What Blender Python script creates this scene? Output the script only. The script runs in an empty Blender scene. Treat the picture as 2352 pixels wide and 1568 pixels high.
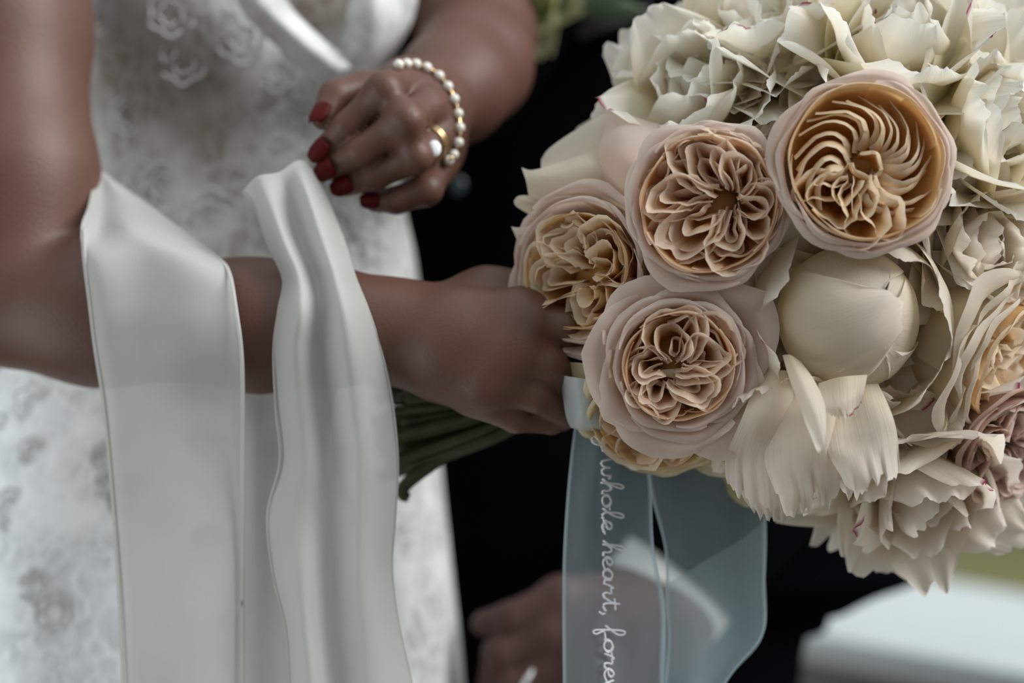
import bpy, math, random
import numpy as np
from mathutils import Vector, noise as mnoise

rnd = random.Random(7)
scene = bpy.context.scene
COL = scene.collection

# ---------------------------------------------------------------- camera, world, lights, exposure
D0, F, ZC = 1.089, 4573.0, 1.05          # distance to the focus plane, focal length in pixels, camera height
def P(px, py, y=0.0):
    d = D0 + y
    return np.array([(px - 1176) * d / F, y, ZC - (py - 784) * d / F])
def M(px, y=0.0):                         # a length in pixels at depth y, in metres
    return px * (D0 + y) / F

cam_d = bpy.data.cameras.new('camera')
cam = bpy.data.objects.new('camera', cam_d)
COL.objects.link(cam)
cam.location = (0, -D0, ZC)
cam.rotation_euler = (math.pi / 2, 0, 0)
cam_d.lens = 70; cam_d.sensor_width = 36
cam_d.clip_start = 0.02; cam_d.clip_end = 200
cam_d.dof.use_dof = True
cam_d.dof.focus_distance = D0 - 0.03
cam_d.dof.aperture_fstop = 2.6
scene.camera = cam

world = bpy.data.worlds.new('overcast_sky'); scene.world = world
world.use_nodes = True
wn = world.node_tree; wn.nodes.clear()
w_out = wn.nodes.new('ShaderNodeOutputWorld'); w_bg = wn.nodes.new('ShaderNodeBackground')
w_tc = wn.nodes.new('ShaderNodeTexCoord'); w_sep = wn.nodes.new('ShaderNodeSeparateXYZ')
w_ramp = wn.nodes.new('ShaderNodeValToRGB')
wn.links.new(w_tc.outputs['Generated'], w_sep.inputs[0])
wn.links.new(w_sep.outputs['Z'], w_ramp.inputs[0])
wn.links.new(w_ramp.outputs[0], w_bg.inputs[0]); wn.links.new(w_bg.outputs[0], w_out.inputs[0])
e = w_ramp.color_ramp.elements                # overcast sky: dim near the horizon, bright at the zenith
e[0].position = 0.0; e[0].color = (0.24, 0.235, 0.22, 1)
e[1].position = 1.0; e[1].color = (0.90, 0.985, 1.0, 1)
w_bg.inputs[1].default_value = 1.06
# soft daylight from high on the left (bright part of the cloud cover)
sun_d = bpy.data.lights.new('soft_sun', 'SUN'); sun = bpy.data.objects.new('soft_sun', sun_d); COL.objects.link(sun)
sun_d.energy = 3.5; sun_d.angle = math.radians(35); sun_d.color = (0.98, 0.985, 0.97)
sun.rotation_euler = Vector((1.0, -0.35, 0.75)).to_track_quat('Z', 'Y').to_euler()
sun.location = (-1, -1, 4)
# added area light, low on the left, to brighten the gown's skirt
ar_d = bpy.data.lights.new('skirt_side_light', 'AREA'); ar = bpy.data.objects.new('skirt_side_light', ar_d); COL.objects.link(ar)
ar_d.shape = 'RECTANGLE'; ar_d.size = 1.1; ar_d.size_y = 1.3; ar_d.energy = 9; ar_d.color = (0.93, 0.985, 1.0)
ar.location = (-1.35, -0.25, 0.55)
ar.rotation_euler = (Vector(ar.location) - Vector((-.2, .2, .85))).to_track_quat('Z', 'Y').to_euler()

vs = scene.view_settings
vs.view_transform = 'Standard'; vs.look = 'None'; vs.gamma = 1.0; vs.use_curve_mapping = False
vs.exposure = 0.0
# ---------------------------------------------------------------- helpers
def tag(o, label=None, cat=None, group=None, kind=None):
    if label: o['label'] = label
    if cat: o['category'] = cat
    if group: o['group'] = group
    if kind: o['kind'] = kind
    return o

def link(name, me, mat=None, parent=None):
    o = bpy.data.objects.new(name, me); COL.objects.link(o)
    if mat is not None and me is not None: me.materials.append(mat)
    if parent is not None: o.parent = parent
    return o

def mesh(name, V, faces, uv=None, smooth=True):
    me = bpy.data.meshes.new(name)
    V = np.asarray(V, dtype=np.float32); faces = np.asarray(faces, dtype=np.int32)
    n = faces.shape[1]
    me.vertices.add(len(V)); me.vertices.foreach_set('co', V.ravel())
    me.loops.add(faces.size); me.loops.foreach_set('vertex_index', faces.ravel())
    me.polygons.add(len(faces))
    me.polygons.foreach_set('loop_start', np.arange(len(faces), dtype=np.int32) * n)
    me.polygons.foreach_set('loop_total', np.full(len(faces), n, dtype=np.int32))
    if uv is not None:
        l = me.uv_layers.new(name='uv')
        l.data.foreach_set('uv', np.asarray(uv, dtype=np.float32)[faces.ravel()].ravel())
    me.update(calc_edges=True)
    if smooth: me.polygons.foreach_set('use_smooth', np.ones(len(faces), dtype=bool))
    me.validate()
    return me

def grid_faces(nr, nc, wrap=False, off=0):
    i = np.arange(nr - 1)[:, None]; j = np.arange(nc if wrap else nc - 1)[None, :]
    j2 = (j + 1) % nc
    a = i * nc + j; b = i * nc + j2; c = (i + 1) * nc + j2; d = (i + 1) * nc + j
    return (np.stack([a, b, c, d], -1).reshape(-1, 4) + off)

def catmull(pts, n):
    """pts: (k, ...) control values; n samples along the first axis."""
    pts = np.asarray(pts, float); k = len(pts)
    if k == 2:
        t = np.linspace(0, 1, n).reshape((n,) + (1,) * (pts.ndim - 1)); return pts[0] * (1 - t) + pts[1] * t
    ext = np.concatenate([[2 * pts[0] - pts[1]], pts, [2 * pts[-1] - pts[-2]]])
    s = np.linspace(0, k - 1 - 1e-9, n); i = s.astype(int); f = (s - i).reshape((n,) + (1,) * (pts.ndim - 1))
    p0, p1, p2, p3 = ext[i], ext[i + 1], ext[i + 2], ext[i + 3]
    return 0.5 * (2 * p1 + (p2 - p0) * f + (2 * p0 - 5 * p1 + 4 * p2 - p3) * f ** 2 + (3 * p1 - p0 - 3 * p2 + p3) * f ** 3)

def tube(path, r, ns=8, n=None, flat=1.0, cap=True):
    """path (k,3), r scalar or (k,). returns V, faces(quads)"""
    path = np.asarray(path, float); r = np.broadcast_to(np.asarray(r, float), (len(path),)).copy()
    if n: path, r = catmull(path, n), catmull(r, n)
    T = np.gradient(path, axis=0); T /= np.linalg.norm(T, axis=1)[:, None] + 1e-12
    up = np.array([0, 0, 1.0]) if abs(T[0][2]) < 0.9 else np.array([1.0, 0, 0])
    N = np.cross(T, up); N /= np.linalg.norm(N, axis=1)[:, None] + 1e-12
    B = np.cross(T, N)
    a = np.linspace(0, 2 * np.pi, ns, endpoint=False)
    if cap: 
        path = np.concatenate([path[:1], path, path[-1:]]); r = np.concatenate([[r[0] * .02], r, [r[-1] * .02]])
        N = np.concatenate([N[:1], N, N[-1:]]); B = np.concatenate([B[:1], B, B[-1:]])
    V = path[:, None] + r[:, None, None] * (np.cos(a)[None, :, None] * N[:, None] + flat * np.sin(a)[None, :, None] * B[:, None])
    return V.reshape(-1, 3), grid_faces(len(path), ns, True)

def join(parts):
    V, Fs, U, off = [], [], [], 0
    for p in parts:
        V.append(p[0]); Fs.append(p[1] + off); off += len(p[0])
        U.append(p[2] if len(p) > 2 else np.zeros((len(p[0]), 2)))
    return np.concatenate(V), np.concatenate(Fs), np.concatenate(U)

def box(c, s, bev=0.0):
    import bmesh
    bm = bmesh.new(); bmesh.ops.create_cube(bm, size=1)
    for v in bm.verts: v.co = Vector((c[0] + v.co.x * s[0], c[1] + v.co.y * s[1], c[2] + v.co.z * s[2]))
    if bev: bmesh.ops.bevel(bm, geom=list(bm.edges), offset=bev, segments=3, affect='EDGES')
    me = bpy.data.meshes.new('box'); bm.to_mesh(me); bm.free(); return me

def ball(c, r, nu=16, nv=10, s=(1, 1, 1)):
    th = np.linspace(0.02, np.pi - 0.02, nv)[:, None]; ph = np.linspace(0, 2 * np.pi, nu, endpoint=False)[None]
    V = np.stack([np.sin(th) * np.cos(ph) * s[0], np.sin(th) * np.sin(ph) * s[1], np.cos(th) * np.ones_like(ph) * s[2]], -1) * r + np.asarray(c)
    return V.reshape(-1, 3), grid_faces(nv, nu, True)

# ---------------------------------------------------------------- materials
def S(r, g, b):   # sRGB 0-255 to linear
    return tuple(((c / 255) / 12.92 if c / 255 <= .04045 else ((c / 255 + .055) / 1.055) ** 2.4) for c in (r, g, b)) + (1,)

def new_mat(name):
    m = bpy.data.materials.new(name); m.use_nodes = True
    nt = m.node_tree; nt.nodes.clear()
    return m, nt, nt.nodes.new, nt.links.new

def mat_simple(name, col, rough=0.6, metal=0.0, sss=0.0, spec=0.5, noise_scale=None, col2=None, bump=0.0, bscale=200, coat=0):
    m, nt, N, L = new_mat(name)
    o = N('ShaderNodeOutputMaterial'); p = N('ShaderNodeBsdfPrincipled'); L(p.outputs[0], o.inputs[0])
    p.inputs['Base Color'].default_value = col if len(col) == 4 else (*col, 1)
    p.inputs['Roughness'].default_value = rough; p.inputs['Metallic'].default_value = metal
    p.inputs['Specular IOR Level'].default_value = spec
    p.inputs['Coat Weight'].default_value = coat
    if sss:
        p.inputs['Subsurface Weight'].default_value = sss
        p.inputs['Subsurface Radius'].default_value = (1.0, 0.4, 0.25); p.inputs['Subsurface Scale'].default_value = 0.006
    tc = N('ShaderNodeTexCoord')
    if noise_scale:
        n = N('ShaderNodeTexNoise'); n.inputs['Scale'].default_value = noise_scale; n.inputs['Detail'].default_value = 3
        L(tc.outputs['Object'], n.inputs['Vector'])
        mx = N('ShaderNodeMix'); mx.data_type = 'RGBA'
        r = N('ShaderNodeMapRange'); r.inputs[1].default_value = .35; r.inputs[2].default_value = .65
        L(n.outputs[0], r.inputs[0]); L(r.outputs[0], mx.inputs[0])
        mx.inputs[6].default_value = col if len(col) == 4 else (*col, 1)
        mx.inputs[7].default_value = col2 if len(col2) == 4 else (*col2, 1)
        L(mx.outputs[2], p.inputs['Base Color'])
    if bump:
        n2 = N('ShaderNodeTexNoise'); n2.inputs['Scale'].default_value = bscale; n2.inputs['Detail'].default_value = 2
        L(tc.outputs['Object'], n2.inputs['Vector'])
        b = N('ShaderNodeBump'); b.inputs['Strength'].default_value = bump; b.inputs['Distance'].default_value = .001
        L(n2.outputs[0], b.inputs['Height']); L(b.outputs[0], p.inputs['Normal'])
    return m

def mat_petal(name, stops, trans=0.54, rough=.55, fleck=False, vein=.25):
    """stops: [(v, colour)] along the petal, 0 at the base and 1 at the rim"""
    m, nt, N, L = new_mat(name)
    o = N('ShaderNodeOutputMaterial'); mix = N('ShaderNodeMixShader'); p = N('ShaderNodeBsdfPrincipled'); t = N('ShaderNodeBsdfTranslucent')
    uv = N('ShaderNodeUVMap'); uv.uv_map = 'uv'; sp = N('ShaderNodeSeparateXYZ'); L(uv.outputs[0], sp.inputs[0])
    tc = N('ShaderNodeTexCoord')
    n = N('ShaderNodeTexNoise'); n.inputs['Scale'].default_value = 60; n.inputs['Detail'].default_value = 2; L(tc.outputs['Object'], n.inputs['Vector'])
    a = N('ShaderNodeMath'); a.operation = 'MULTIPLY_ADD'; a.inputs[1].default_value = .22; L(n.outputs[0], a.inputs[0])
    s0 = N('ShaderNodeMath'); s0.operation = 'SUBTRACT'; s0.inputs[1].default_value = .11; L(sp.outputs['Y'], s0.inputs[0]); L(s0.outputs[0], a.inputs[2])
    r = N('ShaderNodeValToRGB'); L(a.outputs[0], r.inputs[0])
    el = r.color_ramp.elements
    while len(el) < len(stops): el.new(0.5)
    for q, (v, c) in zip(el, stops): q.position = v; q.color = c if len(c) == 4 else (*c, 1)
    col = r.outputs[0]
    if fleck:   # the magenta flecks peonies carry on a few petal edges
        f = N('ShaderNodeTexNoise'); f.inputs['Scale'].default_value = 34; f.inputs['Detail'].default_value = 0
        L(tc.outputs['Object'], f.inputs['Vector'])
        g = N('ShaderNodeMapRange'); g.inputs[1].default_value = .70; g.inputs[2].default_value = .72; L(f.outputs[0], g.inputs[0])
        h = N('ShaderNodeMapRange'); h.inputs[1].default_value = .955; h.inputs[2].default_value = .995; L(sp.outputs['Y'], h.inputs[0])
        k = N('ShaderNodeMath'); k.operation = 'MULTIPLY'; L(g.outputs[0], k.inputs[0]); L(h.outputs[0], k.inputs[1])
        mx = N('ShaderNodeMix'); mx.data_type = 'RGBA'; L(k.outputs[0], mx.inputs[0]); L(col, mx.inputs[6]); mx.inputs[7].default_value = S(150, 30, 80)
        col = mx.outputs[2]
    L(col, p.inputs['Base Color']); L(col, t.inputs[0])
    p.inputs['Roughness'].default_value = rough; p.inputs['Specular IOR Level'].default_value = .25
    # fine lengthwise veins as relief
    mp = N('ShaderNodeMapping'); mp.inputs['Scale'].default_value = (26, 2.0, 1); L(uv.outputs[0], mp.inputs[0])
    vn = N('ShaderNodeTexNoise'); vn.inputs['Scale'].default_value = 1; vn.inputs['Detail'].default_value = 2; L(mp.outputs[0], vn.inputs['Vector'])
    b = N('ShaderNodeBump'); b.inputs['Strength'].default_value = vein; b.inputs['Distance'].default_value = .0015
    L(vn.outputs[0], b.inputs['Height']); L(b.outputs[0], p.inputs['Normal']); L(b.outputs[0], t.inputs['Normal'])
    mix.inputs[0].default_value = trans
    L(p.outputs[0], mix.inputs[1]); L(t.outputs[0], mix.inputs[2]); L(mix.outputs[0], o.inputs[0])
    return m

def mat_cloth(name, col, trans=.3, clear=0.0, rough=.5, sheen=.2, weave=0, col_edge=None, clear_edge=None):
    m, nt, N, L = new_mat(name)
    o = N('ShaderNodeOutputMaterial'); mix = N('ShaderNodeMixShader'); p = N('ShaderNodeBsdfPrincipled'); t = N('ShaderNodeBsdfTranslucent')
    c = col if len(col) == 4 else (*col, 1)
    p.inputs['Base Color'].default_value = c; t.inputs[0].default_value = c
    p.inputs['Roughness'].default_value = rough; p.inputs['Sheen Weight'].default_value = sheen; p.inputs['Specular IOR Level'].default_value = .35
    mix.inputs[0].default_value = trans; L(p.outputs[0], mix.inputs[1]); L(t.outputs[0], mix.inputs[2])
    out = mix.outputs[0]
    if weave:
        uv = N('ShaderNodeUVMap'); uv.uv_map = 'uv'
        w = N('ShaderNodeTexNoise'); w.inputs['Scale'].default_value = weave; w.inputs['Detail'].default_value = 1
        mp = N('ShaderNodeMapping'); mp.inputs['Scale'].default_value = (1, .12, 1); L(uv.outputs[0], mp.inputs[0]); L(mp.outputs[0], w.inputs['Vector'])
        b = N('ShaderNodeBump'); b.inputs['Strength'].default_value = .12; b.inputs['Distance'].default_value = .001; L(w.outputs[0], b.inputs['Height']); L(b.outputs[0], p.inputs['Normal'])
    if clear:
        tr = N('ShaderNodeBsdfTransparent'); tr.inputs[0].default_value = (1, 1, 1, 1)
        m2 = N('ShaderNodeMixShader'); L(out, m2.inputs[1]); L(tr.outputs[0], m2.inputs[2])
        if clear_edge is not None:      # the woven hem along both sides of the band is denser
            uv = N('ShaderNodeUVMap'); uv.uv_map = 'uv'; sp = N('ShaderNodeSeparateXYZ'); L(uv.outputs[0], sp.inputs[0])
            q = N('ShaderNodeMath'); q.operation = 'SUBTRACT'; q.inputs[1].default_value = .5; L(sp.outputs['X'], q.inputs[0])
            ab = N('ShaderNodeMath'); ab.operation = 'ABSOLUTE'; L(q.outputs[0], ab.inputs[0])
            mr = N('ShaderNodeMapRange'); mr.inputs[1].default_value = .455; mr.inputs[2].default_value = .48
            mr.inputs[3].default_value = clear; mr.inputs[4].default_value = clear_edge; L(ab.outputs[0], mr.inputs[0]); L(mr.outputs[0], m2.inputs[0])
        else: m2.inputs[0].default_value = clear
        out = m2.outputs[0]
    L(out, o.inputs[0])
    return m

MT = {}
MT['skin'] = mat_simple('skin', (0.120, 0.055, 0.038), rough=.52, sss=.12, noise_scale=18, col2=(0.102, 0.041, 0.028), bump=.25, bscale=500)
MT['groom_skin'] = mat_simple('groom_skin', (0.085, 0.038, 0.032), rough=.6, noise_scale=20, col2=(0.07, 0.028, 0.024), bump=.2, bscale=400)
MT['nail'] = mat_simple('red_nail_polish', (0.075, 0.002, 0.0025), rough=.5, spec=.15, coat=0)
MT['pearl'] = mat_simple('pearl', (0.75, 0.72, 0.66), rough=.18, spec=.8, coat=.6)
MT['gold'] = mat_simple('gold_metal', (0.75, 0.55, 0.30), rough=.25, metal=1)
MT['gem'] = mat_simple('clear_gemstone', (0.92, 0.95, 0.97), rough=.05, spec=1.0, coat=1)
MT['suit'] = mat_simple('black_wool', (0.002, 0.0022, 0.0028), rough=.95, spec=.02, bump=.3, bscale=900)
MT['suit_satin'] = mat_simple('black_satin', (0.02, 0.02, 0.02), rough=.45, spec=.4, bump=.1)
MT['button'] = mat_simple('dark_button', (0.03, 0.045, 0.05), rough=.3)
MT['shirt'] = mat_simple('white_cotton', (0.72, 0.74, 0.74), rough=.8, bump=.1)
MT['stem'] = mat_simple('green_stem', (0.020, 0.030, 0.004), rough=.6, noise_scale=60, col2=(0.040, 0.052, 0.008), bump=.2)
MT['leaf'] = mat_simple('green_leaf', (0.035, 0.06, 0.03), rough=.5, noise_scale=60, col2=(0.06, 0.09, 0.045))
MT['satin'] = mat_cloth('ivory_silk', (0.66, 0.655, 0.63), trans=.30, clear=.34, rough=.48, sheen=.35, weave=60)
MT['satin_sheer'] = mat_cloth('ivory_thin_silk', (0.70, 0.695, 0.675), trans=.38, clear=.28, rough=.5, sheen=.35, weave=60)
MT['organza'] = mat_cloth('pale_blue_organza', (0.50, 0.64, 0.70), trans=.4, clear=.66, rough=.4, sheen=.5, clear_edge=.22)
MT['organza_thick'] = mat_cloth('folded_pale_organza', (0.60, 0.68, 0.70), trans=.4, clear=.22, rough=.4, sheen=.5, clear_edge=.05)
MT['ink'] = mat_simple('white_script_ink', (0.85, 0.86, 0.92), rough=.6)
cream = (0.80, 0.76, 0.66)
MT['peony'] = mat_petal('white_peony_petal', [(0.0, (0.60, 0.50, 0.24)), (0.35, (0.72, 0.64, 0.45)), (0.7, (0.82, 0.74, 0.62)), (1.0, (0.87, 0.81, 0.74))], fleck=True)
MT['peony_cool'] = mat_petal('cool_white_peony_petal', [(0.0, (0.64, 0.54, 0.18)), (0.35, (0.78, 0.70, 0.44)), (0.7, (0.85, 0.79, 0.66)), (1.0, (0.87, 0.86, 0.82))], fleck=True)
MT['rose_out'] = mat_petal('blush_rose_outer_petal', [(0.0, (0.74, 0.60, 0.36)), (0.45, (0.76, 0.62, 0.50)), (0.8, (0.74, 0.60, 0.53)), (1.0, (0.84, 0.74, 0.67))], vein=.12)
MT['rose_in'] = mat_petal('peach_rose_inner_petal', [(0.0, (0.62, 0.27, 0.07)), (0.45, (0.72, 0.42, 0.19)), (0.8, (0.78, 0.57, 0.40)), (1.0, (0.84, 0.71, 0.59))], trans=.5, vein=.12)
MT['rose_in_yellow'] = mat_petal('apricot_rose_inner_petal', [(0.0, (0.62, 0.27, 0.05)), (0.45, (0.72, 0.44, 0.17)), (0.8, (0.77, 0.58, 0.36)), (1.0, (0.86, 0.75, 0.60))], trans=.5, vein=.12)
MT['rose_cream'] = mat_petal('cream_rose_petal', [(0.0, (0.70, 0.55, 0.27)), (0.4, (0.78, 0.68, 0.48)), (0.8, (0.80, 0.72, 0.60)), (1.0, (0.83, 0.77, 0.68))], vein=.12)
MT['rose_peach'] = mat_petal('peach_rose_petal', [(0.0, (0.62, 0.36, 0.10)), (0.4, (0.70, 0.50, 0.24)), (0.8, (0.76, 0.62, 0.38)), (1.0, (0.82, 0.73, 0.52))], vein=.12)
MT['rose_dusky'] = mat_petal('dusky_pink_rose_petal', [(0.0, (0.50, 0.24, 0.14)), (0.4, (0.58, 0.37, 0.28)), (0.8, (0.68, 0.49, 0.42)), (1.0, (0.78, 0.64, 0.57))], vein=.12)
MT['lime'] = mat_petal('green_cream_petal', [(0.0, (0.25, 0.30, 0.08)), (0.5, (0.44, 0.46, 0.22)), (1.0, (0.60, 0.60, 0.36))])
MT['rail'] = mat_simple('white_rail_paint', (0.56, 0.60, 0.61), rough=.45, noise_scale=3, col2=(0.50, 0.54, 0.55))
MT['panel'] = mat_simple('grey_panel_paint', (0.16, 0.17, 0.165), rough=.7, noise_scale=6, col2=(0.12, 0.125, 0.12))
MT['deck'] = mat_simple('grey_deck_boards', (0.13, 0.12, 0.11), rough=.7, noise_scale=4, col2=(0.09, 0.085, 0.08))
MT['lawn'] = mat_simple('dry_lawn', (0.16, 0.13, 0.04), rough=.9, noise_scale=1.1, col2=(0.08, 0.10, 0.025))
MT['hedge'] = mat_simple('dark_hedge', (0.03, 0.045, 0.02), rough=.9, noise_scale=3, col2=(0.06, 0.07, 0.03))
MT['brown'] = mat_simple('brown_timber_cladding', (0.06, 0.035, 0.03), rough=.8, noise_scale=5, col2=(0.045, 0.026, 0.022))

# ---------------------------------------------------------------- setting
def ground(name, x0, x1, y0, y1, z, m):
    nx, ny = 24, 24
    X, Y = np.meshgrid(np.linspace(x0, x1, nx), np.linspace(y0, y1, ny))
    V = np.stack([X, Y, np.full_like(X, z)], -1).reshape(-1, 3)
    return tag(link(name, mesh(name, V, grid_faces(ny, nx)), m), kind='structure')
ground('lawn', -30, 30, 1.55, 60, -0.12, MT['lawn'])
fl = tag(link('floor', None), kind='structure')
pl_me = box((0, 0, 0), (0.138, 4.2, 0.02), .002)
pl_me.materials.append(MT['deck'])
for k in range(40):
    b = bpy.data.objects.new('plank', pl_me); COL.objects.link(b); b.parent = fl
    b.location = (-2.8 + k * 0.145, -0.6, -0.01 + 0.0015 * math.sin(k * 7.3))
hb = tag(link('hedge', None), kind='structure')
del hb['kind']; bpy.data.objects.remove(hb)
# hedge far behind, a rounded bank of foliage
def bank(name, cx, cy, lx, ly, h, m, label):
    th = np.linspace(0, np.pi, 22); u = np.linspace(-1, 1, 70)
    V = []
    for t in th:
        for s in u:
            w = (1 - abs(s) ** 6)
            x = cx + s * lx; y = cy - math.cos(t) * ly * w; z = h * math.sin(t) ** .6 * w - .12
            n = mnoise.noise(Vector((x * 1.7, y * 1.7, z * 1.7))) * .35 + mnoise.noise(Vector((x * 6, y * 6, z * 6))) * .12
            V.append((x, y - n, z + (n * .6 if z > 0 else 0)))
    o = link(name, mesh(name, V, grid_faces(22, 70)), m)
    return tag(o, label, 'hedge')
bank('hedge', -6, 24, 22, 2.5, 4.2, MT['hedge'], 'dark green hedge far behind the couple, beyond the dry lawn')
# brown timber wall on the right, behind
wl = tag(link('wall_back', None), kind='structure')
bd = box((0, 0, 0), (5.0, .03, .19), .004); bd.materials.append(MT['brown'])
for k in range(18):
    b = bpy.data.objects.new('board', bd); COL.objects.link(b); b.parent = wl
    b.location = (5.6, 9.0, 1.72 + k * .2)

# low white rail with grey panel behind the groom
def beam(name, a, b, h, t, m, parent, bev=.006):
    a, b = np.array(a), np.array(b); L = np.linalg.norm(b - a)
    o = link(name, box((0, 0, 0), (L, t, h), bev), m, parent)
    o.location = (a + b) / 2
    o.rotation_euler = (0, math.asin(-(b - a)[2] / L), math.atan2((b - a)[1], (b - a)[0]))
    return o
ra, rb = P(1700, 1395, 1.05), P(2760, 1500, .62)
rail = tag(link('porch_ledge', None), 'wide white porch ledge on a grey panel, behind the black suit', 'ledge')
def at_z(px, py, z):
    d = (ZC - z) * F / (py - 784); return np.array([(px - 1176) * d / F, d - D0, z])
zl = .72
q4 = [at_z(1650, 1414, zl), at_z(2800, 1629, zl), at_z(2800, 1441, zl), at_z(1650, 1237, zl)]
V = [q for q in q4] + [q - np.array([0, 0, .035]) for q in q4]
lm = mesh('ledge_top', V, [[0, 1, 2, 3], [7, 6, 5, 4], [0, 4, 5, 1], [1, 5, 6, 2], [2, 6, 7, 3], [3, 7, 4, 0]], smooth=False)
lo_ = link('ledge_top', lm, MT['rail'], rail); md = lo_.modifiers.new('round', 'BEVEL'); md.width = .006; md.segments = 3
fa, fb_ = q4[0], q4[1]
nrm_ = np.array([-(fb_ - fa)[1], (fb_ - fa)[0], 0]); nrm_ /= np.linalg.norm(nrm_)
beam('panel', fa + nrm_ * .03 - np.array([0, 0, .385]), fb_ + nrm_ * .03 - np.array([0, 0, .385]), .70, .02, MT['panel'], rail, .003)

# ---------------------------------------------------------------- implicit bodies
class Field:
    def __init__(s, lo, hi, h):
        s.lo = np.array(lo, float); s.h = h
        s.n = np.ceil((np.array(hi) - s.lo) / h).astype(int) + 1
        s.f = np.full(s.n, 0.05, np.float32)
    def win(s, lo, hi):
        a = np.clip(np.floor((lo - s.lo) / s.h).astype(int), 0, s.n - 1); b = np.clip(np.ceil((hi - s.lo) / s.h).astype(int) + 1, 1, s.n)
        return a, b
    def axes(s, a, b):
        return [s.lo[i] + s.h * np.arange(a[i], b[i], dtype=np.float32) for i in range(3)]

def smin(a, b, k):
    if k <= 0: return np.minimum(a, b)
    h = np.maximum(k - np.abs(a - b), 0) / k
    return np.minimum(a, b) - h * h * k * .25

def cone_d(X, Y, Z, a, b, ra, rb):
    a = np.asarray(a, np.float32); b = np.asarray(b, np.float32); ab = b - a; L2 = float(ab @ ab) + 1e-12
    t = ((X - a[0]) * ab[0] + (Y - a[1]) * ab[1] + (Z - a[2]) * ab[2]) / L2
    t = np.clip(t, 0, 1)
    dx = X - a[0] - t * ab[0]; dy = Y - a[1] - t * ab[1]; dz = Z - a[2] - t * ab[2]
    return np.sqrt(dx * dx + dy * dy + dz * dz) - (ra + (rb - ra) * t)

def group_eval(fld, prims, k):
    """prims: list of (a, b, ra, rb). Returns the window and the blended distance."""
    pts = np.array([p[0] for p in prims] + [p[1] for p in prims]); rs = max(max(p[2], p[3]) for p in prims)
    pad = rs + .02
    a, b = fld.win(pts.min(0) - pad, pts.max(0) + pad)
    x, y, z = fld.axes(a, b); X = x[:, None, None]; Y = y[None, :, None]; Z = z[None, None, :]
    g = None
    for p in prims:
        d = cone_d(X, Y, Z, *p)
        g = d if g is None else smin(g, d, k)
    return (a, b), g

def merge(fld, prims, k_in, k_out, carve=False):
    (a, b), g = group_eval(fld, prims, k_in)
    if g is None or g.size == 0: return
    sl = tuple(slice(a[i], b[i]) for i in range(3))
    if carve:
        cur = fld.f[sl]; fld.f[sl] = -smin(-cur, g, k_out)
    else:
        fld.f[sl] = smin(fld.f[sl], g, k_out)

def surface_net(fld):
    f = fld.f; s = f < 0
    n = np.array(f.shape)
    c = np.zeros(n - 1, np.int8)
    for i in (0, 1):
        for j in (0, 1):
            for k in (0, 1):
                c += s[i:n[0] - 1 + i, j:n[1] - 1 + j, k:n[2] - 1 + k]
    cells = np.argwhere((c > 0) & (c < 8))
    idx = np.full(n - 1, -1, np.int32); idx[tuple(cells.T)] = np.arange(len(cells))
    acc = np.zeros((len(cells), 3)); cnt = np.zeros(len(cells))
    corner = [(i, j, k) for i in (0, 1) for j in (0, 1) for k in (0, 1)]
    for A in corner:
        for ax in range(3):
            if A[ax]: continue
            B = list(A); B[ax] = 1
            fa = f[tuple((cells + A).T)]; fb = f[tuple((cells + B).T)]
            m = (fa < 0) != (fb < 0)
            t = np.where(m, fa / np.where(m, fa - fb, 1), 0)
            p = np.tile(np.array(A, float), (len(cells), 1)); p[:, ax] = t
            acc += p * m[:, None]; cnt += m
    V = (cells + acc / cnt[:, None]) * fld.h + fld.lo
    faces = []
    for ax in range(3):
        o1, o2 = [(1, 2), (2, 0), (0, 1)][ax]
        sh = [slice(None)] * 3; sh2 = [slice(None)] * 3
        sh[ax] = slice(0, -1); sh2[ax] = slice(1, None)
        d = s[tuple(sh)] != s[tuple(sh2)]
        e_ = np.argwhere(d)
        e_ = e_[(e_[:, o1] > 0) & (e_[:, o2] > 0) & (e_[:, o1] < n[o1] - 1) & (e_[:, o2] < n[o2] - 1)]
        q = []
        for (u, v) in ((0, 0), (-1, 0), (-1, -1), (0, -1)):
            w = e_.copy(); w[:, o1] += u; w[:, o2] += v; q.append(idx[tuple(w.T)])
        q = np.stack(q, -1)
        ins = s[tuple(e_.T)]
        q[~ins] = q[~ins][:, ::-1]
        faces.append(q)
    Fc = np.concatenate(faces); Fc = Fc[(Fc >= 0).all(1)]
    return V, Fc

def chain(pts, radii):
    """pts: list of (px, py, y), radii in pixels at that depth"""
    W = [P(*p) for p in pts]; R = [M(r, p[2]) for r, p in zip(radii, pts)]
    return [(W[i], W[i + 1], R[i], R[i + 1]) for i in range(len(W) - 1)]

def hand(fld, palm, fingers, kp=.012, kf=.0022, kj=.007, knuckles=()):
    """palm: list of chains (blended softly), fingers: chains kept apart by creases"""
    pr = [q for c in palm for q in c]
    merge(fld, pr, kp, .012)
    allp = [q for c in fingers for q in c]
    pts = np.array([p[0] for p in allp] + [p[1] for p in allp]); pad = .04
    a, b = fld.win(pts.min(0) - pad, pts.max(0) + pad)
    x, y, z = fld.axes(a, b); X = x[:, None, None]; Y = y[None, :, None]; Z = z[None, None, :]
    G = None
    for c in fingers:
        g = None
        for p in c:
            d = cone_d(X, Y, Z, *p); g = d if g is None else smin(g, d, .003)
        G = g if G is None else smin(G, g, kf)
    sl = tuple(slice(a[i], b[i]) for i in range(3))
    fld.f[sl] = smin(fld.f[sl], G, kj)

# ------------------------------------------------------------ the bride's body (arms and hands in one continuous skin)
lo = np.array([-0.42, -0.06, 0.93]); hi = np.array([0.04, 0.50, 1.40])
fb = Field(lo, hi, 0.0017)
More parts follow.
